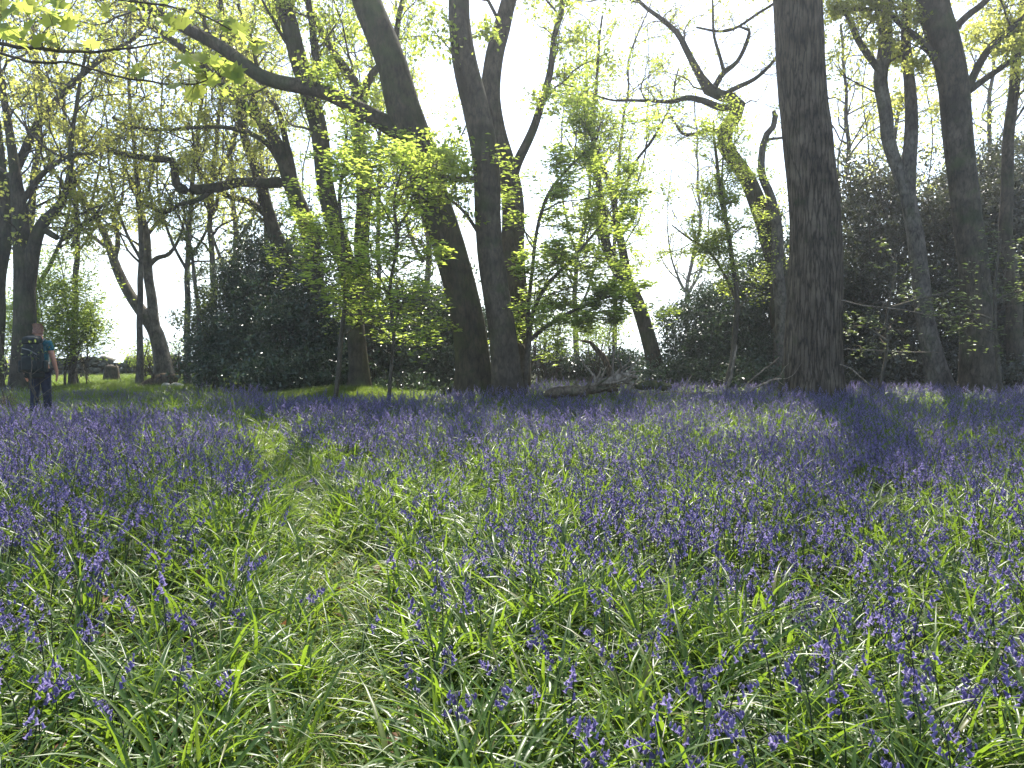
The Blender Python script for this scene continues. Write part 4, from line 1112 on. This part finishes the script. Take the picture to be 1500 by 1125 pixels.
def person():
    b = gnd(60, 611, 14.6)
    root = empty('person', b, 'person in teal T-shirt and dark jeans walking away with a big dark rucksack', 'person', rotz=0.12)
    root.scale = (.99,) * 3
    # one continuous body: x to the right, y away from the camera (the way the person faces)
    V, E, R = [], [], []
    def v(p, r, to=None):
        V.append(p); R.append(r); i = len(V) - 1
        if to is not None: E.append((to, i))
        return i
    pel = v((0, 0, 0.95), (0.155, 0.115))
    bel = v((0, 0.01, 1.10), (0.145, 0.11), pel); che = v((0, 0.0, 1.28), (0.165, 0.115), bel); sho = v((0, 0, 1.42), (0.12, 0.085), che)
    nk = v((0, 0.015, 1.50), 0.056, sho); hb = v((-.005, 0.03, 1.585), (0.066, 0.082), nk); hm = v((-.01, 0.035, 1.66), (0.074, 0.092), hb); ht = v((-.012, 0.03, 1.73), (0.05, 0.06), hm)
    for s in (-1, 1):
        a = v((s * 0.175, 0, 1.415), 0.062, sho); el = v((s * 0.255, -0.02, 1.13), 0.044, a)
        wr = v((s * 0.275, 0.05, 0.90), 0.029, el); pa = v((s * 0.275, 0.07, 0.83), (0.022, 0.038), wr)
        for k, (dy, ln) in enumerate(((-.026, .068), (-.009, .08), (.009, .076), (.025, .06))):
            f1 = v((s * 0.272, 0.072 + dy, 0.785), 0.0095, pa); f2 = v((s * 0.262, 0.078 + dy, 0.785 - ln * .55), 0.0085, f1); v((s * 0.25, 0.086 + dy, 0.785 - ln), 0.007, f2)
        t1 = v((s * 0.258, 0.105, 0.84), 0.011, wr); v((s * 0.25, 0.118, 0.80), 0.009, t1)
        hip = v((s * 0.092, 0, 0.90), 0.098, pel)
        fy = 0.14 if s > 0 else -0.10
        kn = v((s * 0.098, 0.05 if s > 0 else 0.02, 0.50), 0.062, hip); an = v((s * 0.095, fy * .7, 0.10), 0.042, kn)
        v((s * 0.10, fy * .7 + 0.13, 0.045), (0.042, 0.03), an)
    skin_mesh('body', V, E, R, M['skin'], root, 0, 2)
    # face side (away from the camera): nose and ears
    for s in (-1, 1):
        skin_mesh('ear', [(s * .078 - .01, .03, 1.63), (s * .088 - .01, .022, 1.66), (s * .084 - .01, .02, 1.685)], [(0, 1), (1, 2)], [.010, .016, .010], M['skin'], root)
    skin_mesh('nose', [(-.01, .118, 1.665), (-.01, .135, 1.635)], [(0, 1)], [.010, .016], M['skin'], root)
    for s in (-1, 1):
        skin_mesh('eye', [(s * .03 - .01, .112, 1.672), (s * .034 - .01, .114, 1.672)], [(0, 1)], [.008, .008], M['hair'], root)
    # short hair, thinning on the crown
    skin_mesh('hair', [(-.01, .0, 1.60), (-.012, .008, 1.675), (-.013, .03, 1.735), (-.012, .07, 1.735)], [(0, 1), (1, 2), (2, 3)], [(.058, .05), (.084, .08), (.07, .066), (.04, .036)], M['hair'], root, 1, 3)
    T = [(0, 0, .93), (0, .01, 1.10), (0, 0, 1.28), (0, 0, 1.41), (0, .01, 1.47), (-.18, 0, 1.42), (-.225, -.01, 1.26), (.18, 0, 1.42), (.225, -.01, 1.26)]
    skin_mesh('t_shirt', T, [(0, 1), (1, 2), (2, 3), (3, 4), (3, 5), (5, 6), (3, 7), (7, 8)], [(.172, .13), (.162, .127), (.182, .132), (.135, .10), (.075, .07), .076, .066, .076, .066], M['teal'], root, 0, 2)
    J, JE, JR = [(0, 0, .97)], [], [(.176, .135)]
    for s in (-1, 1):
        fy = 0.14 if s > 0 else -0.10
        i = len(J)
        J += [(s * .092, 0, .88), (s * .098, .05 if s > 0 else .02, .50), (s * .096, fy * .62, .18), (s * .095, fy * .72, .07)]
        JR += [.115, .082, .066, .068]
        JE += [(0, i), (i, i + 1), (i + 1, i + 2), (i + 2, i + 3)]
    skin_mesh('trousers', J, JE, JR, M['jeans'], root, 0, 2)
    for s in (-1, 1):
        fy = (0.14 if s > 0 else -0.10) * .7
        skin_mesh('shoe', [(s * .096, fy - .03, .05), (s * .098, fy + .07, .045), (s * .102, fy + .16, .035)], [(0, 1), (1, 2)], [(.052, .052), (.05, .045), (.042, .034)], M['shoe'], root)
    # the rucksack on the back, nearer the camera
    bag = empty('rucksack', b + [0, -.01, .0], 'big dark rucksack on the back of the walking person', 'rucksack', rotz=0.12)
    bag.scale = (1.0, .96, .99)
    def lump(name, c, s, mat, bev=.05, rot=(0, 0, 0)):
        sx, sy, sz = s
        vv = np.array([[x * sx / 2, y * sy / 2, z * sz / 2] for x in (-1, 1) for y in (-1, 1) for z in (-1, 1)])
        vv[:, 0] *= np.where(vv[:, 2] > 0, .86, 1.0)
        ff = np.array([[0, 1, 3, 2], [4, 6, 7, 5], [0, 4, 5, 1], [2, 3, 7, 6], [0, 2, 6, 4], [1, 5, 7, 3]])
        o = link(name, mesh_np(name, vv, [ff], mat, True), bag)
        o.location = c; o.rotation_euler = rot
        md = o.modifiers.new('bevel', 'BEVEL'); md.width = bev; md.segments = 4
        return o
    lump('main_bag', (0, -.24, 1.16), (.37, .21, .56), M['pack'], .07)
    lump('front_pocket', (0, -.365, 1.06), (.28, .08, .26), M['pack'], .035)
    lump('lid', (0, -.24, 1.485), (.30, .24, .13), M['pack'], .04, (.15, 0, 0))
    lump('waist_bag', (0, -.19, .86), (.36, .12, .15), M['pack'], .05)
    for s in (-1, 1):
        lump('side_pocket', (s * .205, -.22, 1.0), (.07, .14, .22), M['pack'], .03)
        mb = Mb(); mb.tubes(np.array([(s * .11, -.14, 1.44), (s * .115, -.02, 1.505), (s * .12, .10, 1.44), (s * .125, .13, 1.25), (s * .15, .06, 1.06), (s * .16, -.12, 1.0)]), np.full(6, .017), 6)
        o = mb.build('shoulder_strap', M['pack_strap'], None); o.parent = bag
    mb = Mb(); mb.tubes(np.array([(-.12, -.36, 1.33), (0, -.375, 1.30), (.12, -.36, 1.22)]), np.full(3, .011), 6)
    o = mb.build('webbing', M['pack_strap'], None); o.parent = bag


person()

# ------------------------------------------------------------------ the meadow
def strap(Lr, Wd, az, lean, curl, segs=6, base=(0, 0)):
    """One keeled strap leaf arching from the ground."""
    p = np.array([base[0], base[1], 0.0]); th = lean
    h = np.array([math.cos(az), math.sin(az), 0]); s = np.array([-math.sin(az), math.cos(az), 0])
    v = []
    for k in range(segs + 1):
        t = k / segs
        w = Wd * (0.75 + 0.45 * math.sin(PI * min(t * 1.1, 1))) * (1 - t ** 4) * 0.5 + 0.0004
        n = np.array([0, 0, 1]) * math.sin(th) * 0 + h * (-math.cos(th)) * 1.0
        kd = nrm(np.cross(s, h * math.sin(th) + np.array([0, 0, 1]) * math.cos(th)))
        v += [p + s * w + kd * w * -0.5, p.copy(), p - s * w + kd * w * -0.5]
        p = p + (h * math.sin(th) + np.array([0, 0, 1]) * math.cos(th)) * Lr / segs
        th += curl / segs
        if p[2] < 0.015:
            p[2] = 0.015; th = min(th, PI / 2)
    f = []
    for k in range(segs):
        a = k * 3
        f += [(a, a + 1, a + 4, a + 3), (a + 1, a + 2, a + 5, a + 4)]
    return np.array(v), np.array(f)


def tuft(seed, n, L, Wd, lean, curl, spread, mat, segs=6):
    r_ = np.random.default_rng(seed)
    mb = Mb()
    for _ in range(n):
        v, f = strap(r_.uniform(*L), r_.uniform(*Wd), r_.uniform(0, 2 * PI), r_.uniform(*lean), r_.uniform(*curl), segs, r_.normal(0, spread, 2))
        mb.raw(v, [f])
    v = np.concatenate(mb.v)
    return mesh_np('tuft', v, mb.f, mat, True)


def bell_mesh(open_=1.0):
    n = 6
    prof = [(0.0, 0.0014), (0.003, 0.0036), (0.011, 0.0043), (0.017, 0.0046), (0.0205, 0.0075 * open_), (0.0195, 0.0098 * open_)]
    v = []; f = []
    for k, (z, r) in enumerate(prof):
        for j in range(n):
            a = j * 2 * PI / n
            rr = r * (1.0 if k < 4 or j % 1 == 0 else 1)
            v.append((rr * math.cos(a), rr * math.sin(a), -z))
    for k in range(len(prof) - 1):
        for j in range(n):
            f.append((k * n + j, k * n + (j + 1) % n, (k + 1) * n + (j + 1) % n, (k + 1) * n + j))
    return np.array(v), np.array(f)


def bluebell_variant(seed):
    """Stem line, bell placements (matrix, mesh index) and two strap leaves."""
    r_ = np.random.default_rng(seed)
    h = r_.uniform(0.31, 0.54); lean = r_.uniform(-.1, .1, 2)
    nod = r_.uniform(0, 2 * PI); nd = np.array([math.cos(nod), math.sin(nod), 0])
    pts = []
    for k in range(9):
        t = k / 8
        pts.append(np.array([lean[0] * t * t * h * 2, lean[1] * t * t * h * 2, h * t]) + nd * 0.065 * max(0, (t - .55) / .45) ** 2 - np.array([0, 0, .04]) * max(0, (t - .75) / .25) ** 2)
    P, R = smooth_line(pts, np.linspace(.0033, .0016, 9), .03)
    nb = int(r_.integers(7, 13))
    bells = []; ped = []
    for i in range(nb):
        t = 0.73 + 0.27 * i / (nb - 1)
        x = t * (len(P) - 1); k = min(int(x), len(P) - 2)
        p = P[k] * (1 - (x - k)) + P[k + 1] * (x - k)
        a = nod + r_.normal(0, 1.0)
        o = np.array([math.cos(a), math.sin(a), 0])
        l = 0.019 * (1.25 - (t - .73) * 2.2)
        e = p + o * l + np.array([0, 0, .004])
        ped.append((p, p + o * l * .6 + np.array([0, 0, .008]), e))
        tilt = r_.uniform(.25, .95) if i < nb - 2 else r_.uniform(-.1, .5)
        ax = Vector((-math.sin(a), math.cos(a), 0))
        mtx = Matrix.Translation(Vector(e)) @ Matrix.Rotation(-tilt, 4, ax) @ Matrix.Scale(r_.uniform(.85, 1.12) * (1 if i < nb - 2 else .75), 4)
        bells.append((mtx, 0 if i < nb - 2 else 1))
    return P, R, bells, ped


BV = [bluebell_variant(500 + i) for i in range(9)]
bv0, bf0 = bell_mesh(1.0); bv1, bf1 = bell_mesh(0.45)
stem_me, plant_me, bell_me = [], [], [mesh_np('bell', bv0, [bf0], M['bell'], True), mesh_np('bell_bud', bv1, [bf1], M['bell'], True)]
leaf_me = []
for i, (P, R, bells, ped) in enumerate(BV):
    mb = Mb(); mb.tubes(P, R, 5)
    mb.tubes(np.array(ped), np.tile([.0011, .001, .001], (len(ped), 1)), 3)
    ns = mb.n
    stem_me.append(mesh_np('stem', np.concatenate(mb.v), mb.f, M['flower_stem'], True))
    for mtx, bi in bells:
        a = np.array(mtx); bv, bf = ((bv0, bf0), (bv1, bf1))[bi]
        mb.raw(bv @ a[:3, :3].T + a[:3, 3], [bf], 1)
    plant_me.append(mesh_np('bluebell', np.concatenate(mb.v), mb.f, [M['flower_stem'], M['bell']], True, np.concatenate(mb.mi)))
    r_ = np.random.default_rng(900 + i)
    leaf_me.append([mesh_np('leaf', *[(lambda q: (q[0], [q[1]]))(strap(r_.uniform(.24, .36), r_.uniform(.010, .015), r_.uniform(0, 6.28), r_.uniform(.2, .6), r_.uniform(.7, 1.6), 7))][0], M['strap_leaf'], True) for _ in range(2)])
# head only meshes for the plants further off (stem and flower head)
head_me = []
for i, (P, R, bells, ped) in enumerate(BV):
    mb = Mb()
    for mtx, bi in bells:
        a = np.array(mtx); bv, bf = ((bv0, bf0), (bv1, bf1))[bi]
        mb.raw(bv @ a[:3, :3].T + a[:3, 3], [bf])
    head_me.append(mesh_np('flower_head', np.concatenate(mb.v), mb.f, M['bell'], True))


def scatter(name, pts, rot, scl, idx, meshes):
    """One stuff object: instances of the given meshes on points, through geometry nodes."""
    c = bpy.data.collections.new(name + '_source')
    for k, me in enumerate(meshes):
        o = bpy.data.objects.new("%s_kind_%02d" % (name, k), me)
        c.objects.link(o)
    me = bpy.data.meshes.new(name)
    n = len(pts)
    me.vertices.add(n)
    me.vertices.foreach_set("co", np.ascontiguousarray(pts, np.float32).ravel())
    for nm, ty, arr in (("rot", 'FLOAT_VECTOR', rot), ("scl", 'FLOAT', scl), ("idx", 'INT', idx)):
        at_ = me.attributes.new(nm, ty, 'POINT')
        at_.data.foreach_set("vector" if ty == 'FLOAT_VECTOR' else "value", np.ascontiguousarray(arr, np.int32 if ty == 'INT' else np.float32).ravel())
    me.update()
    o = link(name, me, kind='stuff')
    ng = bpy.data.node_groups.new(name, 'GeometryNodeTree')
    ng.interface.new_socket("Geometry", in_out='INPUT', socket_type='NodeSocketGeometry')
    ng.interface.new_socket("Geometry", in_out='OUTPUT', socket_type='NodeSocketGeometry')
    gi = ng.nodes.new('NodeGroupInput'); go = ng.nodes.new('NodeGroupOutput')
    ip = ng.nodes.new('GeometryNodeInstanceOnPoints'); ip.inputs['Pick Instance'].default_value = True
    ci = ng.nodes.new('GeometryNodeCollectionInfo'); ci.inputs['Collection'].default_value = c
    ci.inputs['Separate Children'].default_value = True; ci.inputs['Reset Children'].default_value = True
    def attr(nm, ty):
        a = ng.nodes.new('GeometryNodeInputNamedAttribute'); a.data_type = ty; a.inputs['Name'].default_value = nm
        return a.outputs['Attribute']
    er = ng.nodes.new('FunctionNodeEulerToRotation')
    L = ng.links.new
    L(gi.outputs[0], ip.inputs['Points']); L(ci.outputs[0], ip.inputs['Instance'])
    L(attr("idx", 'INT'), ip.inputs['Instance Index'])
    L(attr("rot", 'FLOAT_VECTOR'), er.inputs[0]); L(er.outputs[0], ip.inputs['Rotation'])
    L(attr("scl", 'FLOAT'), ip.inputs['Scale'])
    L(ip.outputs[0], go.inputs[0])
    md = o.modifiers.new('scatter', 'NODES'); md.node_group = ng
    return o


def vnoise(x, y, s, seed):
    r_ = np.random.default_rng(seed)
    k = r_.normal(0, 1 / s, (9, 2)) * 2 * PI * 0.6; p = r_.random(9) * 6.28
    return np.sin(x[:, None] * k[:, 0] + y[:, None] * k[:, 1] + p).sum(1) / 3.0


def field(dens_max, y0, y1, margin=1.18):
    """Random ground points inside the widened view wedge."""
    w = lambda y: 0.6432 * y * margin + 0.8
    A = (w(y0) + w(y1)) * (y1 - y0)
    n = int(A * dens_max)
    u = rng.random(n)
    # area-weighted depth
    a, b = w(y0), w(y1)
    y = y0 + (y1 - y0) * ((-a + np.sqrt(a * a + u * (b * b - a * a))) / (b - a))
    x = rng.uniform(-1, 1, n) * w(y)
    return x, y


trunks = [(6.8, 18, .75), (-.13, 18.3, .5), (-.95, 19.6, .65), (.2, 20.6, .45), (-4.05, 21, .4), (10.9, 20.5, .5), (11.5, 19.5, .65), (-12.0, 21.5, .6), (-8.64, 14.55, .3)]


def clear_of_trunks(x, y):
    m = np.ones(len(x), bool)
    for (a, b, r) in trunks:
        m &= (x - a) ** 2 + (y - b) ** 2 > r * r
    return m


def edge_y(x, y):
    """Where the flowers stop: the front of the hollies, or the sunlit grass strip at the left."""
    return np.interp(x / np.maximum(y, 1), [-.9, -.40, -.33, -.29, -.17, -.12, .0, .05, .4, .9], [21.5, 21.5, 18.8, 16.8, 16.4, 17.5, 18.6, 20.5, 19.6, 19.2])


# strap leaves everywhere
lt = [tuft(600 + i, 15, (.20, .50), (.006, .0145), (.05, .95), (.5, 2.4), .03, M['strap_leaf'], 7) for i in range(12)]
gt = [tuft(640 + i, 16, (.12, .30), (.003, .006), (.5, 1.35), (.4, 1.3), .06, M['grass_leaf'], 4) for i in range(6)]
ft = [tuft(680 + i, 10, (.16, .34), (.006, .012), (.75, 1.4), (.1, .9), .06, M['path_leaf'], 5) for i in range(6)]
gs = [tuft(660 + i, 18, (.08, .24), (.003, .006), (.1, .8), (.4, 1.5), .05, M['strap_leaf'], 3) for i in range(5)]


def litter_mesh(seed):
    r_ = np.random.default_rng(seed); mb = Mb()
    for _ in range(5):
        c = np.array([r_.normal(0, .09), r_.normal(0, .09), r_.uniform(.01, .05)]); a = r_.uniform(0, 6.28); l = r_.uniform(.02, .045)
        u = np.array([math.cos(a), math.sin(a), r_.normal(0, .3)]) * l; w = np.array([-math.sin(a), math.cos(a), r_.normal(0, .3)]) * l * .5
        mb.raw([c - u, c + w + [0, 0, .008], c + u, c - w + [0, 0, .008]], [[(0, 1, 2), (0, 2, 3)]])
    p = np.array([r_.normal(0, .08), r_.normal(0, .08), .02]); a = r_.uniform(0, 6.28); d_ = np.array([math.cos(a), math.sin(a), .15])
    mb.tubes(np.array([p, p + d_ * .08 + [0, 0, .01], p + d_ * .2]), np.array([.003, .0025, .001]), 4, 1)
    return mesh_np('litter', np.concatenate(mb.v), mb.f, [M['dead_leaf'], M['dead_wood']], False, np.concatenate(mb.mi))


def lay(name, x, y, meshes, smin, smax, tilt=.12, zoff=0.0):
    n = len(x)
    pts = np.stack([x, y, gz(x, y) + zoff], -1)
    rot = np.stack([rng.normal(0, tilt, n), rng.normal(0, tilt, n), rng.uniform(0, 2 * PI, n)], -1)
    return scatter(name, pts, rot, rng.uniform(smin, smax, n), rng.integers(0, len(meshes), n), meshes)


x1, y1 = field(135, 1.3, 7.0); x2, y2 = field(85, 7.0, 21.5)
x, y = np.concatenate([x1, x2]), np.concatenate([y1, y2])
pw = path_w(x, y); cl = vnoise(x, y, 0.9, 1)
k = (rng.random(len(x)) < np.clip(0.72 + 0.35 * cl, .25, 1) * (1 - 0.86 * pw) * np.where((y > 12.3 + rng.normal(0, .6, len(x))) & (x / y < -.335 + rng.normal(0, .04, len(x))), .25, 1)) & (y < edge_y(x, y) + .2) & clear_of_trunks(x, y)
lay('bluebell_leaves', x[k], y[k], lt, .7, 1.25, .16)
x, y = field(9, 1.3, 8)
lay('leaf_litter', x, y, [litter_mesh(720 + i) for i in range(6)], .8, 1.4, .1, .02)
# flattened grass on the path, thin grass between
x1, y1 = field(230, 1.3, 15.5); pw = path_w(x1, y1)
k = rng.random(len(x1)) < pw * 1.1
kf = k & (rng.random(len(x1)) < .72); k = k & ~kf
lay('flattened_leaves', x1[kf], y1[kf], ft, .7, 1.1, .15)
x2, y2 = field(16, 1.3, 21); k2 = (y2 < edge_y(x2, y2)) & clear_of_trunks(x2, y2)
lay('trodden_grass', np.concatenate([x1[k], x2[k2]]), np.concatenate([y1[k], y2[k2]]), gt, .7, 1.2, .2)
# short sunlit grass: the mound and the strip before the wall
x1 = rng.uniform(-27, -5, 34000); y1 = rng.uniform(15, 35.5, 34000)
k = (y1 > edge_y(x1, y1) - 2.0 + rng.normal(0, .5, len(x1))) & (np.abs(x1 / y1) < .75) & ~((x1 > -7.5) & (y1 > 21.5))
x2 = rng.uniform(-7.5, -2.0, 9000); y2 = rng.uniform(14.6, 21.8, 9000)
k2 = (y2 > edge_y(x2, y2) - .6 + rng.normal(0, .25, len(x2))) & clear_of_trunks(x2, y2)
x3 = rng.uniform(0.3, 5, 500); y3 = rng.uniform(20.5, 27, 500)
gs = gs + [tuft(690 + i, 18, (.08, .20), (.003, .005), (.1, .8), (.4, 1.5), .05, M['grass_leaf'], 3) for i in range(4)]
lay('short_grass', np.concatenate([x1[k], x2[k2], x3]), np.concatenate([y1[k], y2[k2], y3]), gs, .8, 1.3, .1)

# bluebells
def flower_density(x, y):
    d = np.interp(y, [1.2, 3.0, 4.5, 6.5, 9.0, 12, 28], [24, 37, 50, 60, 64, 68, 70])
    side = np.interp(x / y, [-.65, -.45, -.25, -.1, .1, .35, .65], [1.1, .9, .55, .65, 1.05, 1.4, 1.5])
    side = np.where(y > 9, 1.0, side)
    leftpool = 1 + 1.1 * np.exp(-((x / y + .55) / .28) ** 2) * np.clip((y - 5.5) / 3, 0, 1)
    cl = vnoise(x, y, 1.3, 3) * .6 + vnoise(x, y, .45, 4) * .4
    d = d * side * leftpool * np.clip(1 + .6 * cl, .2, 2.0) * (1 - .93 * np.clip(path_w(x, y) * 1.5, 0, 1))
    d = d * (1 - .75 * np.exp(-((x - 1.9) ** 2 / 1.6 + (y - 16.4) ** 2 / .8)))
    # green hollow up the path, green strip at the left
    d = d * (1 - .6 * np.exp(-((x + 4.4) ** 2 / .5 + (y - 12.0) ** 2 / 3.0)))
    jj = rng.normal(0, 1.0, len(x))
    d = np.where((y > 12.3 + .8 * np.sin(x * 1.3) + .6 * jj) & (x / y < -.335 + .04 * jj), d * np.clip(.45 + .5 * vnoise(x, y, 2.0, 6), .08, .8), d)
    return d


DM = 230

x, y = field(DM, 1.25, 28)
k = (rng.random(len(x)) * DM < flower_density(x, y)) & (y < edge_y(x, y) + rng.normal(0, .25, len(x))) & clear_of_trunks(x, y)
x, y = x[k], y[k]
z = gz(x, y)
jit = rng.normal(0, .8, len(x))
# which of them show largest: inside the frame, nearest first
cy = y; vv = (math.sin(PITCH) * y + math.cos(PITCH) * (z + .28 - EYE)) / (math.cos(PITCH) * y - math.sin(PITCH) * (z + .28 - EYE))
inside = (np.abs(x / y) < .655) & (vv > -.50)
order = np.argsort(np.where(inside, y, 99))
near = np.zeros(len(x), bool); near[order[:300]] = True
lowpart = (y > 12.2 + jit) & (x / y < -.34 + jit * .05)
idx = rng.integers(0, len(BV), len(x)); rz = rng.uniform(0, 2 * PI, len(x)); tl = rng.normal(0, .1, (len(x), 2)); sc = rng.uniform(.85, 1.18, len(x)) * np.where(lowpart, .62, 1.0)
f = ~near
scatter('bluebell_carpet', np.stack([x, y, z - .01], -1)[f], np.stack([tl[:, 0], tl[:, 1], rz], -1)[f], sc[f], idx[f], plant_me)
proto = {}
LBL = 'bluebell with nodding violet-blue bells on a dark stem in the near grass'
for rank, i in enumerate(order[:300]):
    b = int(idx[i]); full = rank < 150
    r_ = bpy.data.objects.new('bluebell', None); COL.objects.link(r_)
    r_.empty_display_size = .1
    r_.location = (x[i], y[i], z[i] - .01); r_.rotation_euler = (tl[i, 0], tl[i, 1], rz[i]); r_.scale = (sc[i],) * 3
    setp(r_, LBL, 'flower', 'bluebells in the near grass')
    link('stem', stem_me[b], r_)
    if full:
        for mtx, bi in BV[b][2]:
            o = link('bell' if bi == 0 else 'bud', bell_me[bi], r_)
            o.matrix_local = mtx
        for me in leaf_me[b]:
            link('leaf', me, r_)
    else:
        link('flower_head', head_me[b], r_, kind='stuff')

# fallen leaves of last year caught in the near grass
def dead_leaf(label, px, py, h, s, rot):
    me = sycamore_leaf(); me.materials.clear(); me.materials.append(M['dead_leaf']); me.name = 'dead_leaf'
    d = (EYE - h) * FPX / (py - 500)
    p = at(px, py, d)
    o = link('dead_leaf', me); o.location = tuple(p); o.rotation_euler = rot; o.scale = (s * .55, s, s * 4.5)
    return setp(o, label, 'leaf')
dead_leaf('curled dark brown dead leaf caught in the grass near the left edge', 152, 879, .27, .06, (.35, .5, .4))
dead_leaf('small brown dead leaf lying on the grass left of the trodden path', 418, 915, .16, .05, (.4, .3, 1.4))
dead_leaf('reddish dead leaf on the trodden path', 496, 866, .16, .055, (.3, -.3, 2.0))
dead_leaf('small dark dead leaf standing among the stems left of the path', 292, 838, .25, .05, (1.2, .2, .1))
